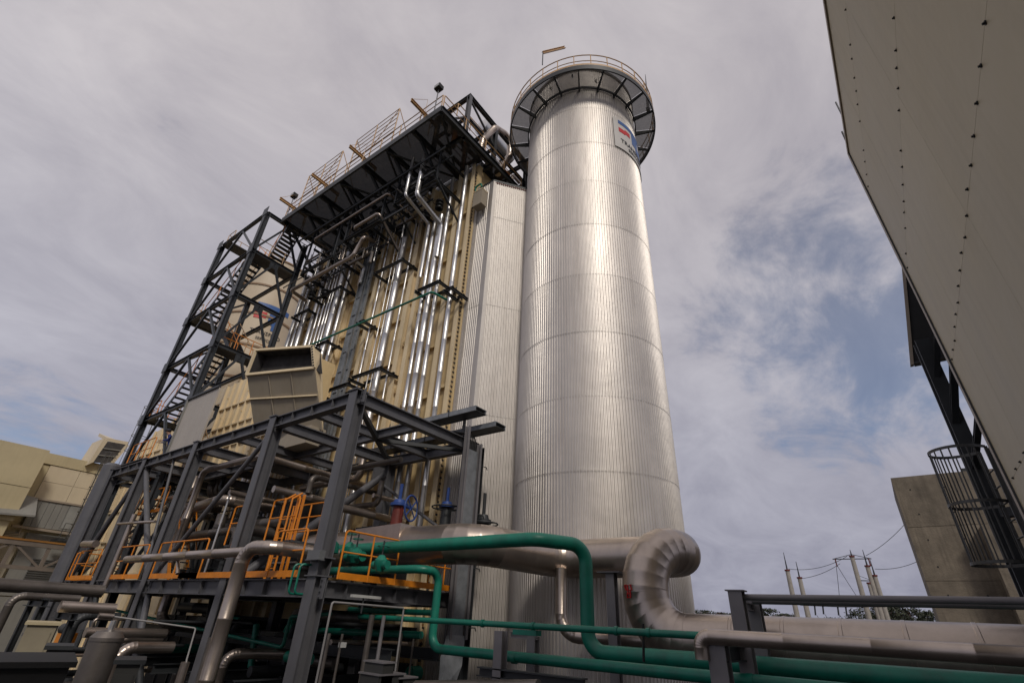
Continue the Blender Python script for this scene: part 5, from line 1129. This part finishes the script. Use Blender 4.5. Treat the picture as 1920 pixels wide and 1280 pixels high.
# tall round grey duct pipe at the left
q = P(213, 872, x=7.5); q2 = P(143, 1090, x=7.5)
t = thing('grey_standpipe', 'tall round grey painted standpipe left of the leaning rack columns', 'pipe', (7.5, (q.y+q2.y)/2+.9, 0))
c = Vector((7.5, P(212, 872, x=7.5).y, 0)); MB().tube([c, c+Vector((0, 0, q.z-.05)), c+Vector((0, 0, q.z+.08))], .6, 32, radii=[.38, .38, .25]).build('pipe_shell', STEEL, t); MB().tube([c+Vector((0, 0, 3.6)), c+Vector((0, 0, 3.7))], .44, 24).build('flange', STEEL, t)
# truss pipe bridge at the left
YBr = 33.0; TA = P(0, 1013, y=YBr); TB = P(146, 1034, y=YBr); tz = TA.z; tz2 = P(0, 1060, y=YBr).z; xA = TA.x-9; xB = TB.x+.2
tr = thing('pipe_bridge', 'long grey brown truss bridge with orange top entering from the left', 'truss', (xB, YBr, tz))
BRM = mat('bridge_paint', (.20, .16, .125), .6, 0, .15, 2)
MB().bar((xA, YBr, tz), (xB, YBr, tz), .2, .2).build('top_chord', BRM, tr, smooth=False); MB().bar((xA, YBr-.02, tz+.15), (xB, YBr-.02, tz+.15), .22, .08).build('orange_strip', mat('dull_orange', (.34, .15, .03), .5), tr, smooth=False); MB().bar((xA, YBr, tz2), (xB, YBr, tz2), .18, .16).build('bottom_chord', BRM, tr, smooth=False)
n = 9
for k in range(n+1):
    x = xB+(xA-xB)*k/n; MB().bar((x, YBr, tz2), (x, YBr, tz), .14, .14).build('vertical', BRM, tr, smooth=False)
    if k < n: x2 = xB+(xA-xB)*(k+1)/n; MB().bar((x, YBr, tz2 if k % 2 else tz), (x2, YBr, tz if k % 2 else tz2), .09, .09).build('diagonal', BRM, tr, smooth=False)
for x in (xB, (xA+xB)/2, xA): MB().ibeam((x, YBr, 0), (x, YBr, tz2), .3, .3, up=(1, 0, 0)).build('leg', BRM, tr, smooth=False)
# ================================================================== TURBINE HALL far left
YT = 50
th = thing('turbine_hall', 'cream clad turbine hall with pale panels beyond the pipe bridge', 'building', (4, YT, 0))
def wp(name, m_, x0, z0, x1, z1, y=YT, dep=.12, par=th, proud=0): return MB().box((x0+.01, y-proud, z0+.01), (x1-.01, y-proud+dep, z1-.01)).build(name, m_, par, smooth=False)
wp('wall_core', CREAM, 8.0, 0, 40, 14.35, YT+.15, 12)
wp('roof_parapet', CREAM, 7.9, 13.7, 40, 14.5, proud=.12, dep=.2)
for k in range(4):
    x0 = 8.75+k*1.9
    for z0, z1 in ((11.3, 12.5), (12.5, 13.68)): wp('wall_panel', CREAML, x0, z0, x0+1.9, z1, proud=.06)
for k in range(14): wp('wall_panel', CREAM, 16.4+k*1.7, 0, 18.1+k*1.7, 13.65)
wp('corner_panel', CREAM, 8.0, 5.8, 8.75, 13.65, proud=.0)
for k in range(12):
    wp('cladding_sheet', GREYCL, 8.85+k*.42, 9.35, 9.27+k*.42, 11.2, proud=.35, dep=.45)
wp('louvre_panel', mat('pale_louvre', (.30, .30, .28), .5, .1), 11.0, 9.5, 11.7, 11.1, proud=.40, dep=.06)
MB().bar((8.8, YT-.4, 11.22), (15, YT-.4, 11.22), .1, .12).build('flashing', WTRIM, th); MB().bar((8.3, YT-.5, 9.25), (18, YT-.5, 9.1), .3, .16).build('gutter', WTRIM, th)
for k in range(3): wp('lower_wall', GREYCL, 9.4+k*4, 5.0, 13.4+k*4, 9.0, proud=.02)
wp('lower_wall', mat('lower_cream', (.36, .32, .24), .6), 0, 5.4, 9.2, 8.95, proud=.3, dep=.4)
for k in range(10): MB().box((10.4, YT-.15, 6.05+k*.14), (14.0, YT-.02, 6.12+k*.14)).build('louvre_blade', mat('dark_louvre', (.09, .09, .085), .6), th, smooth=False)
for k in range(5): wp('base_wall', GREYCL, 6+k*3, 0, 9+k*3, 4.95, proud=.0)
MB().tube([(8.9, YT-.4, 9.1), (8.9, YT-.4, 8.8), (8.2, YT-.4, 8.6), (8.2, YT-.4, 5.4)], .08, 8).build('downpipe', WTRIM, th)
# left darker wing
wg = thing('hall_wing', 'darker cream wing of the hall at the left picture edge', 'building', (2, YT, 0))
for i, (z0, z1) in enumerate(((9.4, 11.6), (11.62, 14.3))):
    for k in range(4): wp('wall_panel', CREAM, -3.2+k*2.8, z0, -.4+k*2.8, z1, y=YT-2.0, par=wg)
wp('wing_core', CREAM, -3.2, 0, 7.9, 14.2, YT-1.8, 6, par=wg)
MB().prism([(6.2, YT-2.4, 9.6), (8.9, YT-2.4, 9.8), (8.9, YT-.6, 11.1), (8.0, YT-.6, 11.2)], (0, .0, .12)).build('canopy', GREYCL, wg)
# roof exhaust box
ex = thing('roof_hood', 'cream roof exhaust hood with dark slatted mouth on the hall roof', 'vent', (11.5, YT, 14.4))
e1, e2, e3, e4 = P(175, 866, y=YT-.6), P(206, 868, y=YT-.6), P(236, 833, y=YT-.6), P(202, 827, y=YT-.6)
e5 = P(198, 815, y=YT+1.2); 
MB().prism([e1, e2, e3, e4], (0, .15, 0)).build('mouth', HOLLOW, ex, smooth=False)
for q_ in (.33, .66): MB().bar(e1+(e4-e1)*q_+Vector((0, -.05, 0)), e2+(e3-e2)*q_+Vector((0, -.05, 0)), .06, .08).build('slat', GREYCL, ex, smooth=False)
MB().prism([e4+Vector((-.12, 0, 0)), e3+Vector((.12, 0, 0)), e3+Vector((.12, 3, .6)), e4+Vector((-.12, 3, .9))], (0, 0, .25)).build('hood_top', CREAML, ex, smooth=False)
MB().prism([e1+Vector((-.3, 0, -.3)), e1, e4, e4+Vector((-.3, 0, .2))], (0, 2.8, 0)).build('hood_side', CREAML, ex, smooth=False); MB().prism([e2, e2+Vector((.25, 0, 0)), e3+Vector((.25, 0, 0)), e3], (0, 2.8, 0)).build('hood_side', CREAML, ex, smooth=False)
caged_ladder('dark caged ladder climbing the cream turbine hall wall', P(140, 1008, y=YT-2.2)+Vector((0, .9, 0)), 6.3, (0, -1, 0), .42, CAGEM, 8, 6, .3)
lb = P(140, 1010, y=YT-2.2); t = thing('ladder_landing', 'small dark landing at the foot of the far caged ladder', 'platform', lb); MB().box(lb+Vector((-1.0, -.4, -.25)), lb+Vector((1.2, 1.4, -.1))).build('landing_floor', DSTEEL, t)
for k in range(4): MB().bar(lb+Vector((-1+.7*k, -.4, -.1)), lb+Vector((-1+.7*k, -.4, .9)), .04, .04).build('post', CAGEM, t, smooth=False)
MB().bar(lb+Vector((-1, -.4, .9)), lb+Vector((1.2, -.4, .9)), .04, .04).build('top_rail', CAGEM, t, smooth=False)
# ================================================================== RIGHT BUILDING
rb = thing('filter_house', 'huge beige panelled wall with rows of bolts filling the upper right', 'building', (10, -1.6, 6))
YB = -1.6; zb0, zt0 = 6.2, 15.08
def xe(z): return 9.86+(10.83-9.86)*(z-6.3)/(15.08-6.3)
rows = [zb0, 7.07, 9.1, 11.21, 13.57, zt0]
for za, zb_ in zip(rows[:-1], rows[1:]):
    xs = [-16, -12, -8, -4, 0, 3, 6, 8.4]
    for i in range(len(xs)):
        x0 = xs[i]; last = i == len(xs)-1
        p_ = [(x0+.002, YB, za+.002), ((xe(za) if last else xs[i+1]-.002), YB, za+.002), ((xe(zb_) if last else xs[i+1]-.002), YB, zb_-.002), (x0+.002, YB, zb_-.002)]
        MB().prism(p_, (0, -.1, 0)).build('wall_panel', WALLP, rb, smooth=False)
MB().bar((xe(zb0)+.04, YB-.03, zb0), (xe(zt0)+.04, YB-.03, zt0), .14, .12, up=(0, 1, 0)).build('edge_trim', WTRIM, rb, smooth=False)
MB().bar((xe(zb0)-.02, YB+.012, zb0), (xe(zt0)-.02, YB+.012, zt0), .025, .03, up=(0, 1, 0)).build('edge_bead', DSTEEL, rb, smooth=False)
MB().bar((-16, YB-.03, zt0+.05), (xe(zt0)+.1, YB-.03, zt0+.05), .12, .11).build('top_trim', WTRIM, rb, smooth=False)
MB().prism([(-16, YB-.12, zb0), (xe(zb0)-.05, YB-.12, zb0), (xe(zt0)-.05, YB-.12, zt0), (-16, YB-.12, zt0)], (0, -18, 0)).build('house_core', GREYCL, rb, smooth=False)
bmh = MB().tube([(0, 0, 0), (0, .022, 0)], .011, 6).tube([(0, .0, 0), (0, .008, 0)], .019, 8).mesh('wall_bolt', BLACK)
for z_ in rows[1:-1]:
    x = 2.4; k = 0
    while x < xe(z_)-.12:
        if not (k % 7 == 5 and z_ in (11.21, 13.57)): piece('wall_bolt', bmh, rb, (x, YB, z_+rnd.uniform(-.03, .03)))
        x += .36*(1+.25*rnd.uniform(-1, 1)) if z_ > 10 else .40; k += 1
for (px, py) in ((1593, 275), (1568, 200)):
    a = P(px, py, x=10.9)
q = P(1590, 272, x=10.95); pipe('edge_rod', 'short thin rod at the bend of the beige wall edge', [q+Vector((0, 0, .5)), q+Vector((.0, 0, -.25))], .02, DSTEEL, step=9, bead=False, cat='rod')
q = P(1567, 192, x=11.2); pipe('edge_rod', 'thin aerial rod leaning out beside the beige wall edge', [q, P(1582, 222, x=11.2)], .02, STEEL, step=9, bead=False, cat='rod')
MB().box((10.2, YB-.5, 6.9), (10.25, YB+.35, 7.4))
# canopy box beyond the wall end
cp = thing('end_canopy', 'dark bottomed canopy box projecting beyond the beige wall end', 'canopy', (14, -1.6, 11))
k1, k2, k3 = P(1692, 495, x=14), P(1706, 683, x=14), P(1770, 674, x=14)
MB().prism([(14.0, -5, k2.z), (14.0, k2.y-.06, k2.z), (14.0, k1.y-.04, k1.z), (14.0, -5, k1.z)], (.08, 0, 0)).build('end_panel', BLACK, cp, smooth=False)  # darkness of the canopy interior put into black panel colour
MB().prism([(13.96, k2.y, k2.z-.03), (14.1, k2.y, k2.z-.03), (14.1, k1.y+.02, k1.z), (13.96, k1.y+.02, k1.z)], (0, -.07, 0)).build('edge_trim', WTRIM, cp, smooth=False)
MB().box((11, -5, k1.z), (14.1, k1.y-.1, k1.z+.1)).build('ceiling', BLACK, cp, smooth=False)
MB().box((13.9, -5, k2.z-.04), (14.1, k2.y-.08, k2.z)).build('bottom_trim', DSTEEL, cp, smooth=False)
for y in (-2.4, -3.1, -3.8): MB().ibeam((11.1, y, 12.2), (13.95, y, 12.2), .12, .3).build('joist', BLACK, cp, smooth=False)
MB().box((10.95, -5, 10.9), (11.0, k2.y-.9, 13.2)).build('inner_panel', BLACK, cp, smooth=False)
# steel legs behind
lg = thing('support_leg', 'dark steel legs and braces under the canopy beside the beige wall', 'steel frame', (13, -1.75, 0))
def lgb(a, b, w=.2, h=.2, nm='brace'): MB().ibeam(a, b, w, h, up=(1, .1, 0)).build(nm, DSTEEL, lg, smooth=False)
q = P(1790, 800, x=13.2); lgb((13.2, q.y-.05, 0), (13.2, q.y-.05, 11.0), .26, .28, 'column')
lgb((12.6, -2.15, 0), (12.6, -2.15, 11.4), .24, .26, 'column'); lgb((13.2, q.y, 9.9), (12.2, -2.2, 11.6), .1, .1); lgb((13.2, q.y, 8.9), (11.6, -2.1, 10.6), .12, .12); lgb((13.2, q.y, 8.0), (11.4, -2.0, 9.0), .1, .1)
lgb((13.2, q.y, 9.4), (13.2, -2.6, 11.0), .12, .12); lgb((13.2, q.y-.05, 7.2), (12.2, -3.5, 7.2), .16, .2, 'beam'); lgb((12.4, -1.9, 6.2), (11.2, -2.6, 9.0), .12, .12)
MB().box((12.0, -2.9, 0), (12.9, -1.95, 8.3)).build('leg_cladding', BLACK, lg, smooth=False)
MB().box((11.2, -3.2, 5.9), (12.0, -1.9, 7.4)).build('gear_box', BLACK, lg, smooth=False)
# caged ladder
cg = P(1780, 838, d=12.0); caged_ladder('grey caged ladder hanging beside the beige wall above the pipes', Vector((12.12, -1.78, 6.2)), 1.95, (-.15, 1, 0), .40, CAGEM, 3, 14, .28, 0.02, closed=PI*1.35, strip=.05)
# ================================================================== CONCRETE TOWER
ctw = thing('concrete_tower', 'raw concrete blast wall with board marks behind the caged ladder', 'wall', (35, -.85, 0))
lifts = [0, 2.6, 5.2, 7.8, 10.4, 13.08]
yr = P(1670, 897, x=35).y
for z0, z1 in zip(lifts[:-1], lifts[1:]):
    MB().box((35, yr, z0+.012), (41, -14, z1-.012)).build('concrete_lift', CONC, ctw, smooth=False)
th_ = MB().tube([(0, 0, 0), (-.012, 0, 0)], .04, 8).mesh('tie_hole', BLACK)
for z0 in lifts[:-1]:
    for k_ in range(8):
        for dz in (.65, 1.95): piece('tie_hole', th_, ctw, (35.0, yr-.7-k_*1.5, z0+dz))
MB().box((35.03, yr-.03, 0), (40.9, -13.9, 13.0)).build('joint_core', CONC, ctw, smooth=False)
q = P(1838, 985, x=34.2); MB().box((34.0, q.y, 0), (34.98, q.y-1.1, q.z)).build('pilaster', CONC, ctw, smooth=False)
MB().box((35.3, yr-3.2, 13.08), (36, yr-3.5, 13.3)).build('lifting_eye', DSTEEL, ctw)
# ================================================================== SWITCHYARD
def pole(label, pxt, pyt, pxa, pya, r=.32, d=80, cap=True, ant=True):
    a = P(pxt, pyt, d=d); t = thing('lightning_mast', label, 'pole', (a.x, a.y, 0), 'pale poles in the switchyard')
    MB().tube([(a.x, a.y, 0), (a.x, a.y, a.z)], r, 14, radii=[r*1.25, r*.8]).build('pole_shaft', POLE, t); MB().tube([(a.x, a.y, a.z-.12), (a.x, a.y, a.z+.05)], r*1.05, 12).build('pole_cap', REDOX, t)
    if ant: zt_ = P(pxa, pya, d=d).z; MB().tube([(a.x, a.y, a.z), (a.x, a.y, zt_)], .08, 6, radii=[.10, .03]).build('lightning_rod', DSTEEL, t)
    return t, a
pole('leftmost pale switchyard mast with a lightning rod', 1476, 1068, 1470, 1035); pole('second pale switchyard mast from the left with a lightning rod', 1499, 1082, 1494, 1052)
t, a = pole('switchyard pole carrying two crossarms', 1597, 1042, 1592, 1030, .3)
for z_, w_, y_ in ((a.z-.1, 2.0, 1), (a.z-2.6, 1.5, 0)):
    MB().tube([(a.x, a.y+w_*y_*1.1, z_-.2), (a.x, a.y-w_, z_-.25)], .06, 6).build('crossarm', DSTEEL, t); MB().tube([(a.x, a.y+w_*y_*1.1, z_-.2), (a.x, a.y, z_+.3 if y_ else z_+.4), (a.x, a.y-w_, z_-.25)], .04, 5).build('crossarm_stay', DSTEEL, t)
for dy in (1.9, -1.7): MB().tube([(a.x, a.y+dy, a.z-.3), (a.x, a.y+dy, a.z-1.2)], .07, 6).build('insulator', REDOX, t)
pole('tall switchyard mast right of the crossarm pole with rod', 1626, 1060, 1621, 1030, .3, ant=True); pole('rear switchyard mast at the right of the group', 1640, 1078, 1633, 1049, .28); pole('short switchyard mast between the crossarm pole and tall mast', 1629, 1092, 0, 0, .25, ant=False)
def wire(label, a, b, sag=1.0, r=.03):
    a, b = Vector(a), Vector(b); pts = [a+(b-a)*(k/12)-Vector((0, 0, sag*4*(k/12)*(1-k/12))) for k in range(13)]
    o = MB().tube(pts, r, 5).build('power_line', DSTEEL, None, org=a); tag(o, label, 'wire', 'overhead lines of the switchyard')
zt_ = a.z
m1 = P(1478, 1066, d=80); wire('overhead line between leftmost mast and the crossarm pole', m1, (a.x, a.y+.5, zt_), .6)
wire('overhead line rising from the crossarm pole to behind the concrete wall', (a.x, a.y-1.5, zt_), P(1700, 978, d=80), .3); wire('lower overhead line running behind the concrete wall', P(1640, 1066, d=80), P(1720, 1052, d=80), .3)
wire('slack line dropping left from the crossarm pole', (a.x, a.y+2.0, zt_-1.2), P(1574, 1120, d=82), .1); wire('slack line dropping right from the crossarm pole', (a.x, a.y+2.0, zt_-.6), P(1605, 1115, d=82), .1)
wire('faint line between second mast and crossarm pole', P(1502, 1084, d=80), P(1575, 1056, d=80), .3)
for i, (px, py) in enumerate(((1527, 1140), (1542, 1138), (1570, 1140), (1585, 1140))):
    q = P(px, py-8, d=78); t = thing('insulator_string', 'dark insulator string hanging in the switchyard', 'insulator', q, 'hanging insulator strings'); MB().tube([q, q-Vector((.0, -.15, 1.2))], .09, 8).build('insulator_discs', DSTEEL, t); MB().tube([q-Vector((0, 0, 1.2)), q-Vector((0, .4, 2.4))], .03, 5).build('dropper', DSTEEL, t)
q0 = P(1500, 1133, d=78); q1 = P(1660, 1136, d=78); t = thing('busbar', 'level overhead busbar under the grey pipe pair', 'wire', q0); MB().tube([q0, (q0+q1)/2-Vector((0, 0, .1)), q1], .09, 8).build('conductor', DSTEEL, t)
# ================================================================== TREES
def tree(label, px, pyt, d, w, seed, red=.1):
    r_ = random.Random(seed); top = P(px, pyt, d=d); b = Vector((top.x, top.y, 0)); h = top.z
    t = thing('gum_tree', label, 'tree', b, 'trees beyond the switchyard')
    tips = []; mb = MB()
    mb.tube([b, b+Vector((r_.uniform(-.3, .3), r_.uniform(-.3, .3), h*.45))], .3, 8, radii=[.34, .2])
    for k in range(9):
        a = r_.uniform(0, 2*PI); l_ = w*r_.uniform(.35, 1.0); z0 = h*r_.uniform(.3, .5); tip = b+Vector((l_*math.cos(a), l_*math.sin(a), h*r_.uniform(.62, .95)))
        mid = b*.5+tip*.5+Vector((0, 0, -.3)); mid.z = (z0+tip.z)/2
        mb.tube([b+Vector((0, 0, z0)), mid, tip], .1, 5, radii=[.13, .08, .03]); tips.append(tip)
    tips.append(b+Vector((0, 0, h*.95)))
    mb.build('trunk', BARK, t)
    lv = MB()
    for tip in tips:
        for c_ in range(3):
            cc = tip+Vector((r_.gauss(0, .7), r_.gauss(0, .7), r_.gauss(0, .5))); rad = r_.uniform(.5, 1.1); mi = 1 if r_.random() < red else 0
            for j in range(55):
                v = Vector((r_.gauss(0, 1), r_.gauss(0, 1), r_.gauss(0, .7))).normalized()*rad*r_.uniform(.5, 1.05); p_ = cc+v
                if p_.z > h: p_.z = h-r_.uniform(0, .4)
                a1 = Vector((r_.uniform(-1, 1), r_.uniform(-1, 1), r_.uniform(-1, 1))).normalized()*.16; a2 = a1.cross(Vector((r_.uniform(-1, 1), r_.uniform(-1, 1), 1))).normalized()*.09
                lv.add([p_-a1, p_+a2, p_+a1, p_-a2], [(0, 1, 2, 3)], mi)
    lv.build('crown', [LEAF, FLOWER], t, smooth=False)
for i, (px, py, d, w) in enumerate(((1300, 1143, 75, 2.0), (1325, 1147, 95, 2.6), (1350, 1148, 95, 2.4), (1437, 1140, 90, 2.0), (1460, 1152, 110, 3), (1480, 1150, 112, 2.2), (1508, 1157, 115, 2.6), (1555, 1158, 115, 3.0), (1575, 1158, 115, 2.4),
                                    (1616, 1136, 85, 3.2), (1640, 1142, 88, 2.4), (1678, 1135, 84, 3.4), (1700, 1140, 86, 2.6), (1715, 1157, 100, 2.6), (1745, 1148, 90, 2.2), (1733, 1158, 100, 2))):
    nm = ['dark tree just behind the right edge of the stack base', 'reddish tipped tree right of the stack base', 'low rounded tree before the first grey post', 'dark tree between the two grey rail posts', 'low tree left of the leftmost mast', 'low tree directly behind the leftmost mast',
          'small tree right of the second mast', 'broad low tree midway between mast pairs', 'thin low tree right of the midway tree', 'tall dark tree left behind the crossarm pole', 'dark tree between crossarm pole and tall mast', 'tall tree right of the mast group', 'tree close right of the tallest right tree',
          'low tree left of the concrete wall foot', 'dark tree touching the concrete wall edge', 'smallest tree before the concrete wall edge'][i]
    tree(nm, px, py, d, w, 40+i, .35 if i in (1, 2) else .05)
# ================================================================== WORKER on the far landing
def person(label, base, h, face_az, mats):
    t = thing('person', label, 'person', base); s_ = h/1.78; F = Vector((math.cos(face_az), math.sin(face_az), 0)); Lf = Vector((-F.y, F.x, 0)); Z = Vector((0, 0, 1)); b = Vector(base)
    J = lambda f, l, z: b+(F*f+Lf*l+Z*z)*s_
    joints = dict(pel=(J(-.05, 0, .95), .13), sp=(J(0, 0, 1.15), .13), ch=(J(.10, 0, 1.35), .15), nk=(J(.17, 0, 1.50), .06), hd=(J(.24, 0, 1.60), .085), ht=(J(.26, 0, 1.71), .075), ns=(J(.345, 0, 1.60), .02))
    ed = [('pel', 'sp'), ('sp', 'ch'), ('ch', 'nk'), ('nk', 'hd'), ('hd', 'ht'), ('hd', 'ns')]
    for q_, sg in (('l', 1), ('r', -1)):
        joints.update({q_+'h': (J(-.04, sg*.10, .90), .10), q_+'k': (J(.04, sg*.12, .50), .062), q_+'a': (J(-.02, sg*.13, .09), .042), q_+'t': (J(.17, sg*.14, .04), .036), q_+'s': (J(.10, sg*.19, 1.42), .065), q_+'e': (J(.18, sg*.26, 1.17), .045), q_+'w': (J(.40, sg*.22, 1.10), .03), q_+'p': (J(.47, sg*.21, 1.09), .032)})
        ed += [('pel', q_+'h'), (q_+'h', q_+'k'), (q_+'k', q_+'a'), (q_+'a', q_+'t'), ('ch', q_+'s'), (q_+'s', q_+'e'), (q_+'e', q_+'w'), (q_+'w', q_+'p')]
        for f_ in range(4):
            joints[q_+'f%d' % f_] = (J(.53, sg*(.175+.02*f_), 1.085-.005*f_), .009); joints[q_+'g%d' % f_] = (J(.56+.006*(f_ in (1, 2)), sg*(.175+.02*f_), 1.05), .008); ed += [(q_+'p', q_+'f%d' % f_), (q_+'f%d' % f_, q_+'g%d' % f_)]
        joints[q_+'th'] = (J(.50, sg*.155, 1.06), .010); ed += [(q_+'p', q_+'th')]
    ks = list(joints); me = bpy.data.meshes.new('body'); me.from_pydata([joints[k_][0]-b for k_ in ks], [(ks.index(a_), ks.index(c_)) for a_, c_ in ed], [])
    ob = bpy.data.objects.new('body', me); COL.objects.link(ob); sk = ob.modifiers.new('skin', 'SKIN')
    for i_, k_ in enumerate(ks): r_ = joints[k_][1]*s_; me.skin_vertices[0].data[i_].radius = (r_, r_)
    me.skin_vertices[0].data[0].use_root = True
    ob.modifiers.new('sub', 'SUBSURF').levels = 1
    bpy.context.view_layer.update(); m2 = bpy.data.meshes.new_from_object(ob.evaluated_get(bpy.context.evaluated_depsgraph_get())); bpy.data.objects.remove(ob)
    m2.materials.clear(); [m2.materials.append(x_) for x_ in mats]
    for p_ in m2.polygons:
        c_ = p_.center; f_ = c_.dot(F)/s_; z_ = c_.z/s_
        p_.material_index = 0 if z_ > 1.52 or (f_ > .36 and z_ > 1) else (2 if z_ < .98 and z_ > .1 else (3 if z_ <= .1 else 1)); p_.use_smooth = True
    ob = bpy.data.objects.new('body', m2); COL.objects.link(ob); ob.parent = t
    hc = joints['ht'][0]; hm = MB().lathe(hc-Z*.03*s_, [(.125*s_, -.02*s_), (.118*s_, .03*s_), (.09*s_, .09*s_), (.04*s_, .12*s_), (0, .125*s_)], 18).build('helmet', HAIR, t)
    MB().prism([hc+F*.08*s_-Lf*.08*s_-Z*.05*s_, hc+F*.19*s_-Lf*.05*s_-Z*.06*s_, hc+F*.19*s_+Lf*.05*s_-Z*.06*s_, hc+F*.08*s_+Lf*.08*s_-Z*.05*s_], Z*.012).build('helmet_peak', HAIR, t)
    return t
pb = P(311, 850, d=30.0)
person('worker in a blue shirt and dark trousers leaning on the far orange railing', (pb.x, pb.y, 10.97), 1.85, math.radians(165), [SKIN, SHIRT, TROUS, HAIR])
t = thing('worker_landing', 'thin grating landing under the worker at rack top level', 'platform', (8.0, 27.8, 10.9)); MB().box((7.9, 27.8, 10.9), (11.0, 30.8, 10.95)).build('landing_floor', GRATE, t, smooth=False)
# clean-up: parts with empty labels
for o in bpy.data.objects:
    if 'label' in o and not o['label']: del o['label']
